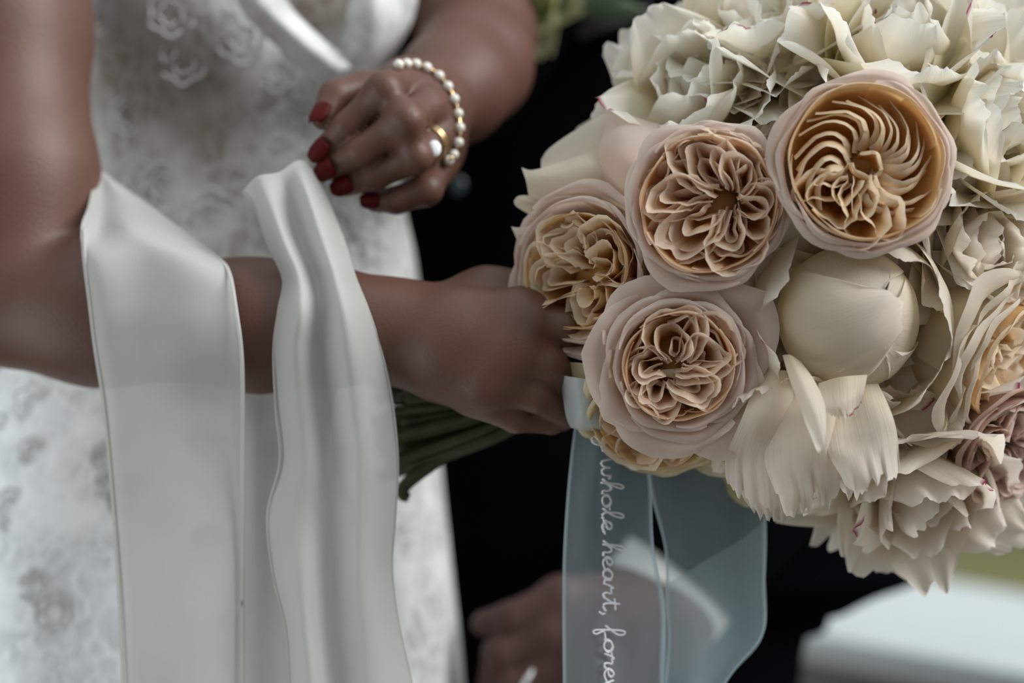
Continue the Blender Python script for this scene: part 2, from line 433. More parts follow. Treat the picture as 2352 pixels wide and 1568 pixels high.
# right arm (on the left of the picture), bent at the elbow, forearm across the picture
upper = chain([(-60, -480, .20), (-10, 60, .15), (28, 420, .115), (45, 640, .10)], [205, 205, 185, 165])
merge(fb, upper, .02, .01)
fore = chain([(40, 690, .10), (230, 715, .088), (600, 748, .055), (760, 752, .045), (905, 757, .038)], [158, 158, 138, 122, 102])
merge(fb, fore, .02, .006)

# right hand round the stems
palm_r = [chain([(905, 757, .038), (1060, 760, .022), (1195, 728, .020)], [96, 88, 70]),
          chain([(905, 757, .038), (1050, 790, .020), (1165, 810, .010)], [96, 92, 62]),
          chain([(905, 762, .038), (1030, 815, .024), (1125, 862, .014)], [94, 90, 56]),
          chain([(905, 768, .040), (1010, 820, .034), (1085, 895, .024)], [90, 82, 50]),
          chain([(1000, 740, .045), (1120, 700, .050), (1220, 690, .055)], [84, 80, 66])]
fing_r = [chain([(1165, 812, .008), (1262, 838, .006), (1330, 900, .030), (1325, 930, .060)], [50, 42, 36, 32]),
          chain([(1125, 868, .012), (1232, 908, .010), (1300, 945, .032), (1290, 960, .060)], [48, 39, 34, 30]),
          chain([(1090, 910, .022), (1185, 962, .020), (1268, 968, .034), (1290, 960, .060)], [42, 31, 28, 25]),
          chain([(1198, 728, .018), (1300, 750, .010), (1370, 820, .030), (1370, 850, .065)], [52, 42, 36, 32]),
          chain([(1100, 690, .060), (1220, 660, .085), (1320, 690, .095), (1390, 740, .09)], [60, 48, 42, 34])]
hand(fb, palm_r, fing_r)
for (q, r) in (((1161, 818, .004), 26), ((1112, 893, .008), 26), ((1200, 738, .006), 28)):
    merge(fb, [(P(*q), P(q[0] + 8, q[1] + 6, q[2]), M(r, q[2]), M(r, q[2]))], .01, .022)
# left arm (to the right), elbow behind, forearm coming towards the camera
upl = chain([(960, -620, .34), (1020, -250, .34), (1085, 60, .30)], [170, 160, 135])
merge(fb, upl, .02, .01)
fol = chain([(1100, 95, .285), (1085, 150, .24), (1040, 200, .19), (975, 258, .135)], [122, 125, 118, 92])
merge(fb, fol, .02, .02)
palm_l = [chain([(965, 262, .125), (935, 205, .095), (905, 190, .070)], [92, 66, 36]),
          chain([(965, 262, .125), (975, 265, .090), (975, 248, .068)], [92, 78, 36]),
          chain([(970, 270, .125), (990, 320, .095), (1000, 318, .078)], [92, 70, 34]),
          chain([(970, 280, .125), (985, 360, .100), (1000, 385, .088)], [90, 62, 32]),
          chain([(950, 250, .125), (880, 260, .105), (860, 330, .095)], [80, 70, 55])]
fing_l = [chain([(918, 188, .072), (882, 208, .046), (800, 288, .050), (743, 345, .062)], [40, 38, 33, 28]),
          chain([(978, 245, .068), (932, 276, .040), (832, 346, .046), (758, 386, .062)], [41, 39, 34, 29]),
          chain([(1005, 312, .078), (952, 358, .050), (860, 404, .056), (795, 424, .068)], [40, 38, 33, 28]),
          chain([(1006, 385, .088), (980, 436, .064), (910, 460, .066), (862, 462, .072)], [38, 37, 31, 26]),
          chain([(900, 215, .100), (835, 205, .082), (772, 222, .070), (745, 268, .062)], [46, 41, 39, 32])]
hand(fb, palm_l, fing_l, kf=.0016)
for (q, r) in (((884, 203, .038), 20), ((932, 270, .030), 20), ((953, 353, .040), 18)):
    merge(fb, [(P(*q), P(q[0] + 6, q[1] + 6, q[2]), M(r, q[2]), M(r, q[2]))], .01, .016)
# torso under the dress, shoulders and neck
def W(x, y, z): return np.array([x, y, z])
tors = [(W(-.17, .37, 1.00), W(-.17, .36, 1.12), .085, .075), (W(-.17, .36, 1.12), W(-.17, .36, 1.30), .075, .085)]
merge(fb, tors, .03, .02)
V, Fc = surface_net(fb); V_body, F_body = V, Fc
bride_body = link('bride', mesh('bride', V, Fc), MT['skin'])
tag(bride_body, 'person in a white lace gown holding the bouquet, red nails, pearl bracelet on one wrist', 'person')
bride_body.name = 'person'
del fb

# red nails: curved plates lying on the finger tips
def nail(pc, dirv, nrm, L, Wd, name='fingernail', parent=None, mat=None):
    dirv = np.array(dirv, float); dirv /= np.linalg.norm(dirv); nrm = np.array(nrm, float); nrm -= dirv * (nrm @ dirv); nrm /= np.linalg.norm(nrm)
    sd = np.cross(dirv, nrm)
    nu, nv = 13, 12; V = []
    for layer in (0, 1):
        for j in range(nv):
            v = j / (nv - 1)
            for i in range(nu):
                u = i / (nu - 1) * 2 - 1
                w = Wd * (1 - .45 * max(0, v - .6) ** 2 / .16) * (1 - .35 * max(0, .22 - v) ** 2 / .05)
                a = u * 1.15
                p = pc + dirv * (L * (v - .5)) + sd * (w * math.sin(a) / 1.0) + nrm * (w * (math.cos(a) - .72) * .9 - L * .10 * v * v - layer * .0007)
                V.append(p)
    Fq = grid_faces(nv, nu); Fb = grid_faces(nv, nu, off=nu * nv)[:, ::-1]
    ring = [i for i in range(nu)] + [j * nu + nu - 1 for j in range(1, nv)] + [(nv - 1) * nu + i for i in range(nu - 2, -1, -1)] + [j * nu for j in range(nv - 2, 0, -1)]
    side = [[ring[k], ring[k - 1], ring[k - 1] + nu * nv, ring[k] + nu * nv] for k in range(len(ring))]
    return link(name, mesh(name, V, np.concatenate([Fq, Fb, side])), mat or MT['nail'], parent)
def dpx(a, b): return P(*b) - P(*a)
for (p, q, n, L, Wd) in (((800, 288, .050), (740, 349, .056), (-.35, -.9, .25), .0145, .0066),
                         ((832, 346, .046), (753, 391, .056), (-.35, -.9, -.05), .0140, .0066),
                         ((860, 404, .056), (790, 428, .062), (-.35, -.9, -.1), .0135, .0062),
                         ((905, 458, .066), (853, 461, .069), (-.35, -.9, .0), .0115, .0054),
                         ((772, 222, .070), (742, 272, .060), (-.55, -.75, -.35), .0150, .0078)):
    d = dpx(p, q); d /= np.linalg.norm(d); nn = np.array(n); nn = nn - d * (nn @ d); nn /= np.linalg.norm(nn)
    rr = .0062 if L > .012 else .0054
    nail(P(*q) + nn * rr, d, nn, L, Wd, parent=bride_body)

# pearl bracelet round the left wrist
br = tag(link('pearl_bracelet', None), 'pearl bracelet with gold links round the raised wrist', 'bracelet')
from mathutils.bvhtree import BVHTree
bvh = BVHTree.FromPolygons([tuple(v) for v in V_body], [tuple(f) for f in F_body])
def on_skin(px, py, y, lift=.0018):
    o_ = Vector((0, -D0, ZC)); d_ = (Vector(P(px, py, 0.2)) - o_).normalized()
    h_ = bvh.ray_cast(o_, d_)
    return np.array(h_[0]) + lift * np.array(h_[1] if h_[1].y < 0 else -h_[1]) if h_[0] is not None else P(px, py, y)
bpts = []
front = [(915, 155, .125), (945, 152, .12), (977, 160, .12), (1008, 182, .12), (1034, 220, .12), (1047, 265, .12), (1050, 310, .12), (1040, 345, .12), (1024, 372, .12)]
back = [(985, 385, .15), (930, 370, .17), (880, 320, .18), (860, 250, .18), (880, 190, .16)]
fp = [on_skin(*c) for c in front]
cl = catmull(fp + [P(*c) for c in back] + [fp[0]], 200)
V, Fc = tube(cl, .0013, 6, cap=False); link('gold_chain', mesh('gold_chain', V, Fc), MT['gold'], br)
seg = np.linalg.norm(np.diff(cl, axis=0), axis=1); cum = np.concatenate([[0], np.cumsum(seg)]); nP = int(cum[-1] / .0088)
pm = mesh('pearl', *ball((0, 0, 0), .0031)); pm.materials.append(MT['pearl'])
for k in range(nP):
    s_ = cum[-1] * k / nP; p = np.array([np.interp(s_, cum, cl[:, i]) for i in range(3)])
    o = bpy.data.objects.new('pearl', pm); COL.objects.link(o); o.parent = br; o.location = p; o.rotation_euler = (k, k * 2, 0)

# ring with clear stone on the left ring finger
rg = tag(link('finger_ring', None), 'gold ring with a large clear stone on the raised hand', 'ring')
ca, cb = P(1005, 312, .078), P(952, 358, .050); ax = (cb - ca) / np.linalg.norm(cb - ca); mid = ca * .62 + cb * .38
u_ = np.cross(ax, [0, 0, 1.0]); u_ /= np.linalg.norm(u_); v_ = np.cross(ax, u_)
for kk, off in enumerate((-.0016, .0016)):
    a = np.linspace(0, 2 * np.pi, 40, endpoint=False)
    path = mid + ax * off + .0105 * (np.cos(a)[:, None] * u_ + np.sin(a)[:, None] * v_)
    V, Fc = tube(np.concatenate([path, path[:2]]), .0011, 8, cap=False)
    link('band', mesh('band', V, Fc), MT['gold'], rg)
def gem(c, r, m, parent, name='gemstone', n=(0, -1, .2)):
    n = np.array(n, float); n /= np.linalg.norm(n); a_ = np.cross(n, [1, 0, 0.1]); a_ /= np.linalg.norm(a_); b_ = np.cross(n, a_)
    prof = [(0.02, -.9), (1.0, -.05), (1.0, .05), (.62, .35), (0.02, .35)]
    V = []
    for (rr, zz) in prof:
        for k in range(10):
            t = 2 * math.pi * k / 10; V.append(c + r * (rr * (math.cos(t) * a_ * 1.25 + math.sin(t) * b_) + zz * n))
    return link(name, mesh(name, V, grid_faces(5, 10, True), smooth=False), m, parent)
gem(P(997, 341, .046), .0042, MT['gem'], rg); gem(P(977, 336, .046), .0026, MT['gem'], rg); gem(P(962, 344, .044), .0024, MT['gem'], rg)
V, Fc = tube([P(997, 345, .050), mid], [.0022, .0012], 8); link('setting', mesh('setting', V, Fc), MT['gold'], rg)

# ---------------------------------------------------------------- the gown
def mat_lace():
    m, nt, N, L = new_mat('white_lace_over_tulle')
    o = N('ShaderNodeOutputMaterial'); p = N('ShaderNodeBsdfPrincipled'); L(p.outputs[0], o.inputs[0])
    tc = N('ShaderNodeTexCoord')
    # floral lace: swirling voronoi cells distorted by noise
    dn = N('ShaderNodeTexNoise'); dn.inputs['Scale'].default_value = 22; dn.inputs['Detail'].default_value = 2; L(tc.outputs['Object'], dn.inputs['Vector'])
    mx = N('ShaderNodeMix'); mx.data_type = 'RGBA'; mx.blend_type = 'LINEAR_LIGHT'; mx.inputs[0].default_value = .035
    L(tc.outputs['Object'], mx.inputs[6]); L(dn.outputs[1], mx.inputs[7])
    v1 = N('ShaderNodeTexVoronoi'); v1.feature = 'DISTANCE_TO_EDGE'; v1.inputs['Scale'].default_value = 60; L(mx.outputs[2], v1.inputs['Vector'])
    r1 = N('ShaderNodeMapRange'); r1.inputs[1].default_value = .04; r1.inputs[2].default_value = .16; r1.inputs[3].default_value = 1; r1.inputs[4].default_value = 0; L(v1.outputs[0], r1.inputs[0])
    n2 = N('ShaderNodeTexNoise'); n2.inputs['Scale'].default_value = 26; n2.inputs['Detail'].default_value = 4; n2.inputs['Roughness'].default_value = .6; L(tc.outputs['Object'], n2.inputs['Vector'])
    r2 = N('ShaderNodeMapRange'); r2.inputs[1].default_value = .42; r2.inputs[2].default_value = .62; L(n2.outputs[0], r2.inputs[0])
    mm = N('ShaderNodeMath'); mm.operation = 'MAXIMUM'
    h_ = N('ShaderNodeMath'); h_.operation = 'MULTIPLY'; h_.inputs[1].default_value = .7; L(r1.outputs[0], h_.inputs[0])
    L(h_.outputs[0], mm.inputs[0]); L(r2.outputs[0], mm.inputs[1])
    # how dense the lace lies: from the vertex attribute painted per garment zone
    at = N('ShaderNodeAttribute'); at.attribute_name = 'lace_amount'
    mr = N('ShaderNodeMapRange'); mr.inputs[3].default_value = .15; mr.inputs[4].default_value = 1.0; L(at.outputs['Fac'], mr.inputs[0])
    ml = N('ShaderNodeMath'); ml.operation = 'MULTIPLY'; L(mm.outputs[0], ml.inputs[0]); L(mr.outputs[0], ml.inputs[1])
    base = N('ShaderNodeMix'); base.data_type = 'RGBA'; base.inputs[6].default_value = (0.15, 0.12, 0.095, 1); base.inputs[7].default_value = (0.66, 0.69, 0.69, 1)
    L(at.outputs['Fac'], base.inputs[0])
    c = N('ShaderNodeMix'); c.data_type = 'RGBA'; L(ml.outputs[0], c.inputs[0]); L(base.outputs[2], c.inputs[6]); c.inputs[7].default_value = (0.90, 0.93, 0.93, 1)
    L(c.outputs[2], p.inputs['Base Color']); p.inputs['Roughness'].default_value = .7; p.inputs['Sheen Weight'].default_value = .2
    b = N('ShaderNodeBump'); b.inputs['Strength'].default_value = .45; b.inputs['Distance'].default_value = .0025; L(ml.outputs[0], b.inputs['Height']); L(b.outputs[0], p.inputs['Normal'])
    return m
MT['lace'] = mat_lace()
MT['cord'] = mat_simple('lace_cord', (0.55, 0.56, 0.55), rough=.8)

dress_rows = [  # py, left px, right px (silhouette at depth .32), centre depth, half depth
    (-320, 170, 880, .33, .105), (-120, 165, 915, .33, .110), (0, 168, 925, .33, .115), (130, 190, 905, .33, .110), (300, 225, 905, .33, .098),
    (470, 240, 925, .33, .095), (600, 215, 955, .33, .105), (760, 90, 975, .33, .120), (950, -60, 1000, .33, .135), (1150, -140, 1015, .33, .145),
    (1400, -165, 1035, .33, .150), (1700, -190, 1060, .33, .155), (2600, -240, 1140, .33, .19), (4500, -480, 1280, .33, .27)]
ctl = np.array(dress_rows, float)
rows = catmull(ctl, 260)
na = 200; ang = np.linspace(0, 2 * np.pi, na, endpoint=False)
V = []; dens = []
for (py, xl, xr, yc, hy) in rows:
    a_ = P(xl, py, .33); b_ = P(xr, py, .33); cx = (a_[0] + b_[0]) / 2; hw = (b_[0] - a_[0]) / 2; z = a_[2]
    for t in ang:
        c_, s_ = math.cos(t), math.sin(t)
        r_ = (abs(c_) ** 2.4 + abs(s_) ** 2.4) ** (-1 / 2.4)
        x = cx + hw * c_ * r_; y = yc - hy * s_ * r_
        sk = min(max((1.0 - z) / .5, 0), 1)
        f_ = .010 * sk * math.sin(t * 14 + 2.2 * math.sin(z * 5)) + .004 * mnoise.noise(Vector((x * 14, y * 14, z * 6)))
        x += c_ * f_; y -= s_ * f_
        V.append((x, y, z))
        d = D0 + y; ppx = 1176 + x * F / d; ppy = 784 - (z - ZC) * F / d
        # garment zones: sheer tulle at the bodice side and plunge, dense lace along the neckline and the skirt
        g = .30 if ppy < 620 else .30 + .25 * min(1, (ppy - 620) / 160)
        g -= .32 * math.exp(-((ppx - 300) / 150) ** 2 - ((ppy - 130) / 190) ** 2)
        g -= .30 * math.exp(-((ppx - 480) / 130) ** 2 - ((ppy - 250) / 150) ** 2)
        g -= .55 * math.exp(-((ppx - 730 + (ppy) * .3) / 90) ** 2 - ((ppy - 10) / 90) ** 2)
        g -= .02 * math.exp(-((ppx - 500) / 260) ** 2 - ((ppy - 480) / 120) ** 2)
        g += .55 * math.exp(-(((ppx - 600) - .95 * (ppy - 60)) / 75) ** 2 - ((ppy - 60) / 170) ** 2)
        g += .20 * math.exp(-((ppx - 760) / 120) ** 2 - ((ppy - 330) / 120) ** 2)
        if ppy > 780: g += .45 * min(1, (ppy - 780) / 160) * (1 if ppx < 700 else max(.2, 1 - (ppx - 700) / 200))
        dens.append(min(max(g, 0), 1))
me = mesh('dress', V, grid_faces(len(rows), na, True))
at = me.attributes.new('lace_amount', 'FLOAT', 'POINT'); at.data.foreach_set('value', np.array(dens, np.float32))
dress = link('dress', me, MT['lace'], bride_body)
tag(dress, 'white lace gown with sheer bodice and full skirt')
# raised corded flower motifs on the bodice and skirt
parts = []
dV = np.array(V).reshape(len(rows), na, 3)
def on_dress(px, py):
    # nearest front point of the gown that projects to (px, py)
    d = D0 + dV[..., 1]; X = 1176 + dV[..., 0] * F / d; Y = 784 - (dV[..., 2] - ZC) * F / d
    q = (X - px) ** 2 + (Y - py) ** 2 + (dV[..., 1] > .33) * 1e9
    i = np.unravel_index(np.argmin(q), q.shape); return dV[i]
motif_c = [(490, 500, 62), (292, 265, 40), (425, 145, 48), (640, 300, 40), (560, 90, 55), (640, 160, 45), (330, 420, 45), (820, 560, 50), (700, 330, 45), (860, 480, 42)]
for k in range(34):
    motif_c.append((rnd.uniform(-60, 830), rnd.choice([rnd.uniform(850, 1600), rnd.uniform(850, 1600), rnd.uniform(0, 560)]), rnd.uniform(28, 55)))
for (mx_, my_, mr_) in motif_c:
    c0 = on_dress(mx_, my_); ph0 = rnd.uniform(0, 6)
    for rr, npet, amp in ((1.0, 6, .22), (.55, 5, .3)):
        t = np.linspace(0, 2 * np.pi * .93, 60) + ph0
        R_ = M(mr_, c0[1]) * rr * (1 + amp * np.abs(np.sin(npet * t / 2)) - amp * .5)
        pth = np.stack([c0[0] + R_ * np.cos(t), np.full_like(t, c0[1] - .0015), c0[2] + R_ * np.sin(t)], -1)
        pth[:, 1] += (np.abs(pth[:, 0] - c0[0]) * .12)
        parts.append(tube(pth, .0006 + .0004 * rr, 5))
V_, F_, U_ = join(parts)
tag(link('lace_applique', mesh('lace_applique', V_, F_), MT['cord'], dress), kind='stuff')

# ruffled lace strap edge at the bride's shoulder (upper middle of the picture)
def sheet(rows_, nr=60, nc=30, uvs=True):
    C = np.array([[P(*q) for q in r] for r in rows_])          # (R, C, 3)
    A = catmull(C, nr); B = catmull(np.swapaxes(A, 0, 1), nc); G = np.swapaxes(B, 0, 1)
    u, v = np.meshgrid(np.linspace(0, 1, nc), np.linspace(0, 1, nr))
    return G, np.stack([u, v], -1).reshape(-1, 2)
def cloth(name, rows_, mat, parent=None, nr=90, nc=40, wob=0.0, thick=.0004, freq=30):
    G, UV = sheet(rows_, nr, nc)
    if wob:
        for i in range(nr):
            for j in range(nc):
                p = G[i, j]; G[i, j, 1] += wob * mnoise.noise(Vector((p[0] * freq, 7.1, p[2] * freq * .35)))
    o = link(name, mesh(name, G.reshape(-1, 3), grid_faces(nr, nc), UV), mat, parent)
    if thick:
        md = o.modifiers.new('thickness', 'SOLIDIFY'); md.thickness = thick; md.offset = 0
    return o
strap_rows = [[(820, -60, .22), (870, -60, .205), (930, -60, .225), (965, -60, .25)],
              [(800, 20, .215), (860, 20, .195), (915, 30, .215), (950, 30, .24)],
              [(790, 80, .22), (840, 90, .20), (890, 95, .215), (925, 90, .24)],
              [(760, 150, .225), (800, 165, .21), (850, 165, .225), (885, 150, .25)]]
cloth('lace_strap', strap_rows, MT['lace'], dress, wob=.010, thick=.001)
strap2 = [[(520, -60, .20), (560, -60, .19), (620, -60, .20)], [(560, 30, .195), (610, 20, .185), (670, 20, .20)],
          [(640, 110, .20), (690, 95, .19), (740, 90, .205)], [(730, 190, .21), (780, 165, .20), (820, 150, .215)]]
cloth('lace_neckline', strap2, MT['lace'], dress, wob=.012, thick=.001)
for nm in ('lace_strap', 'lace_neckline'):
    me_ = bpy.data.objects[nm].data; a2 = me_.attributes.new('lace_amount', 'FLOAT', 'POINT'); a2.data.foreach_set('value', np.full(len(me_.vertices), .45, np.float32))

# ---------------------------------------------------------------- the groom
fg = Field([-0.10, 0.20, 0.74], [0.24, 0.50, 1.02], .0022)
palm_g = [chain([(1520, 1400, .31), (1400, 1415, .300), (1290, 1380, .290)], [110, 95, 60]),
          chain([(1520, 1420, .31), (1390, 1450, .300), (1260, 1450, .285)], [110, 95, 60]),
          chain([(1520, 1440, .31), (1380, 1490, .300), (1250, 1520, .290)], [105, 95, 58]),
          chain([(1500, 1460, .31), (1380, 1540, .305), (1260, 1590, .300)], [100, 90, 54])]
fing_g = [chain([(1290, 1378, .288), (1175, 1420, .282), (1112, 1432, .29)], [50, 40, 30]),
          chain([(1260, 1450, .285), (1150, 1500, .280), (1130, 1600, .29), (1180, 1680, .30)], [48, 42, 38, 32]),
          chain([(1250, 1520, .288), (1175, 1580, .280), (1160, 1680, .29), (1200, 1740, .30)], [46, 42, 38, 32]),
          chain([(1260, 1590, .298), (1210, 1660, .290), (1210, 1740, .295), (1240, 1790, .30)], [42, 38, 34, 30])]
hand(fg, palm_g, fing_g, kf=.003)
merge(fg, chain([(1500, 1410, .31), (1610, 1270, .34)], [105, 110]), .02, .02)
V, Fc = surface_net(fg)
groom = link('person', mesh('groom', V, Fc), MT['groom_skin'])
tag(groom, 'person in a black suit standing behind the bouquet, one hand lowered, mostly hidden', 'person')
del fg
def loft(rows_, n=100, na=72, ex=2.6, ybase=.45):
    R_ = catmull(np.array(rows_, float), n); V = []
    for (py, xl, xr, yc, hy) in R_:
        a_ = P(xl, py, ybase); b_ = P(xr, py, ybase); cx = (a_[0] + b_[0]) / 2; hw = (b_[0] - a_[0]) / 2
        for t in np.linspace(0, 2 * np.pi, na, endpoint=False):
            c_, s_ = math.cos(t), math.sin(t); r_ = (abs(c_) ** ex + abs(s_) ** ex) ** (-1 / ex)
            V.append((cx + hw * c_ * r_, yc - hy * s_ * r_ + .003 * mnoise.noise(Vector((c_ * 4, a_[2] * 8, s_))), a_[2]))
    return mesh('loft', V, grid_faces(n, na, True))
jk = [(-900, 900, 2250, .56, .11), (-300, 820, 2330, .56, .13), (300, 840, 2330, .56, .13), (800, 900, 2250, .56, .12), (1150, 970, 2200, .56, .12), (1300, 975, 2190, .56, .12), (1355, 990, 2175, .56, .12), (1400, 1000, 2065, .56, .11), (1440, 1010, 1990, .56, .10)]
link('suit_jacket', loft(jk), MT['suit'], groom)
tr = [(1380, 1010, 1965, .57, .10), (1480, 1010, 1950, .57, .10), (1560, 1015, 1890, .57, .10), (2200, 1040, 1870, .57, .10), (3900, 1080, 1840, .57, .09)]
link('trousers', loft(tr), MT['suit'], groom)
V, Fc = tube([P(2330, 100, .50), P(2250, 600, .46), P(2000, 860, .42), P(1730, 1125, .34), P(1562, 1330, .326)], [.055, .060, .058, .052, .049], 28, 60)
link('sleeve', mesh('sleeve', V, Fc), MT['suit'], groom)
a_ = P(1568, 1322, .326); b_ = P(1514, 1388, .322); 
V, Fc = tube([a_, (a_ + b_) / 2, b_], [.0465, .0462, .0458], 40, 8, cap=False)
cf = link('shirt_cuff', mesh('shirt_cuff', V, Fc), MT['shirt'], groom); md = cf.modifiers.new('thickness', 'SOLIDIFY'); md.thickness = .002
# jacket button, lapel and breast pocket
bt = link('button', mesh('button', *ball(P(1052, 425, .43), .0062, s=(1, .45, 1.2))), MT['button'], groom)
cloth('lapel', [[(1250, -200, .43), (1330, -200, .42), (1420, -220, .43)], [(1180, 100, .425), (1260, 80, .41), (1330, 60, .425)], [(1080, 350, .43), (1120, 320, .42), (1160, 300, .43)]], MT['suit'], groom, thick=.003)
cloth('breast_pocket', [[(1325, 62, .425), (1400, 38, .42), (1490, 8, .425)], [(1330, 92, .42), (1402, 68, .415), (1492, 38, .42)]], MT['suit_satin'], groom, nr=10, thick=.003)
# wedding ring of the groom
V, Fc = tube([P(1210, 1560, .262) + .0075 * np.array([math.cos(t) * .5, math.sin(t) * .9, math.cos(t) * .85]) for t in np.linspace(0, 2 * math.pi, 30)], .0010, 8, cap=False)
tag(link('wedding_band', mesh('wedding_band', V, Fc), MT['gem']), 'silver wedding band on the hand behind the sheer ribbon', 'ring')
#END1

# ---------------------------------------------------------------- petals
def nz(x, y, z=0.0): return mnoise.noise(Vector((x, y, z)))

def petal_pts(L, Wd, a0, a1, cup=.9, ruff=.06, notch=.12, tipcurl=0.0, seed=0.0, nu=21, nv=17, point=0.0, r0=0.0, wide=.62, twist=0.0, jag=0.0):
    """One petal growing from the flower axis (local +Z axis, petal towards +X).
    a0, a1: angle from the axis at base and tip in radians."""
    v = np.linspace(0, 1, nv); u = np.linspace(-1, 1, nu)
    al = a0 + (a1 - a0) * v ** 1.15 + tipcurl * np.clip((v - .78) / .22, 0, 1) ** 1.5
    ds = L / (nv - 1)
    r = r0 + np.concatenate([[0], np.cumsum(np.sin((al[1:] + al[:-1]) / 2) * ds)])
    z = np.concatenate([[0], np.cumsum(np.cos((al[1:] + al[:-1]) / 2) * ds)])
    w = Wd * np.sin(np.clip(v * (1 - .12) + .05, 0, 1) ** wide * np.pi * .93) ** .75 + .10 * Wd * (1 - v)
    V = np.zeros((nv, nu, 3)); UV = np.zeros((nv, nu, 2))
    for j in range(nv):
        for i in range(nu):
            uu = u[i]
            vv = v[j] * (1 - notch * math.exp(-(uu * 3.2) ** 2) * 1 - .10 * abs(uu) ** 3 + point * (1 - abs(uu)) * .25
                         + jag * (.6 * nz(uu * 2.4 + seed, 3.3) + .20 * nz(uu * 6 + seed, 1.3)) * v[j] ** 2)
            # interpolate along the spine
            q = min(max(vv, 0), 1.0) * (nv - 1); k = min(int(q), nv - 2); f = q - k
            rr = r[k] * (1 - f) + r[k + 1] * f; zz = z[k] * (1 - f) + z[k + 1] * f; aa = al[k] * (1 - f) + al[k + 1] * f; ww = w[j]
            if vv > 1: rr += math.sin(aa) * L * (vv - 1); zz += math.cos(aa) * L * (vv - 1)
            b = cup * uu
            lat = ww * (math.sin(b) / cup if cup > 1e-3 else uu)
            inn = ww * ((1 - math.cos(b)) / cup if cup > 1e-3 else 0)
            inn += ruff * L * v[j] ** 2 * (nz(uu * 1.7 + seed, v[j] * 1.6, seed) * 1.2 + .35 * nz(uu * 5 + seed, v[j] * 3, seed + 9) * v[j] ** 2)
            # inward normal of the spine: rotate tangent (sin a, cos a) by +90 deg towards the axis
            nx, nzz = -math.cos(aa), math.sin(aa)
            x_ = rr + nx * inn; z_ = zz + nzz * inn; y_ = lat + twist * ww * v[j]
            V[j, i] = (x_, y_, z_); UV[j, i] = ((uu + 1) / 2, v[j])
    return V.reshape(-1, 3), grid_faces(nv, nu), UV.reshape(-1, 2)

def cup_petal(R, H, phi0, span, flare=.1, curl=.05, tip=0.0, seed=0.0, rimz=0.0, nu=19, nv=13, wav=.04, inner=.12):
    """wrapped cup petal of a rose: part of a bowl of radius R and depth H"""
    prof_r = catmull(np.array([inner, .62, .92, .985, 1.0 + flare * .5, 1 + flare, 1 + flare + curl]), nv) * R
    prof_z = catmull(np.array([-H, -.82 * H, -.48 * H, -.18 * H, -.02 * H, 0.02 * H, -.05 * H]), nv) + rimz
    V = []; UV = []
    for j in range(nv):
        v = j / (nv - 1)
        for i in range(nu):
            u = i / (nu - 1) * 2 - 1
            ve = v * (1 - .22 * abs(u) ** 3.0)
            q = ve * (nv - 1); k = min(int(q), nv - 2); f = q - k
            r = prof_r[k] * (1 - f) + prof_r[k + 1] * f; z = prof_z[k] * (1 - f) + prof_z[k + 1] * f
            ph = phi0 + u * span / 2 * (.45 + .55 * min(1, v * 2.5))
            r *= 1 + tip * (1 - abs(u)) ** 1.5 * v ** 4 + wav * v ** 2 * nz(math.cos(ph) * 1.8 + seed, math.sin(ph) * 1.8, seed)
            r += (u * .02) * R     # spiral: one edge tucks under the neighbour
            z += wav * R * 1.2 * v ** 2 * nz(math.cos(ph) * 2.2, math.sin(ph) * 2.2 + seed, seed + 5)
            V.append((r * math.cos(ph), r * math.sin(ph), z)); UV.append(((u + 1) / 2, v))
    return np.array(V), grid_faces(nv, nu), np.array(UV)

def shell_petal(rho, base, over, B, seed=0.0, nu=21, nv=21, wav=.03, jag=.06):
    """a petal lying on a ball of radius rho: from polar angle base at its foot to over past the pole"""
    V = []; UV = []
    for j in range(nv):
        v = j / (nv - 1); sh = math.sin(math.pi * (.12 + .80 * v)) ** .6
        for i in range(nu):
            u = i / (nu - 1) * 2 - 1
            vv = v * (1 - .16 * abs(u) ** 2.5 + jag * (nz(u * 2.5 + seed, 1.1) + .4 * nz(u * 7 + seed, 4.2)) * v)
            th = base - vv * (base - over); be = u * B * sh
            rr_ = rho * (1 + wav * nz(u * 1.8 + seed, v * 2.2, seed) + .05 * max(0, v - .8) * 5 * .6 + .02 * abs(u) ** 3)
            V.append((rr_ * math.sin(th) * math.cos(be), rr_ * math.sin(be), rr_ * math.cos(th) * math.cos(be))); UV.append(((u + 1) / 2, v))
    return np.array(V), grid_faces(nv, nu), np.array(UV)

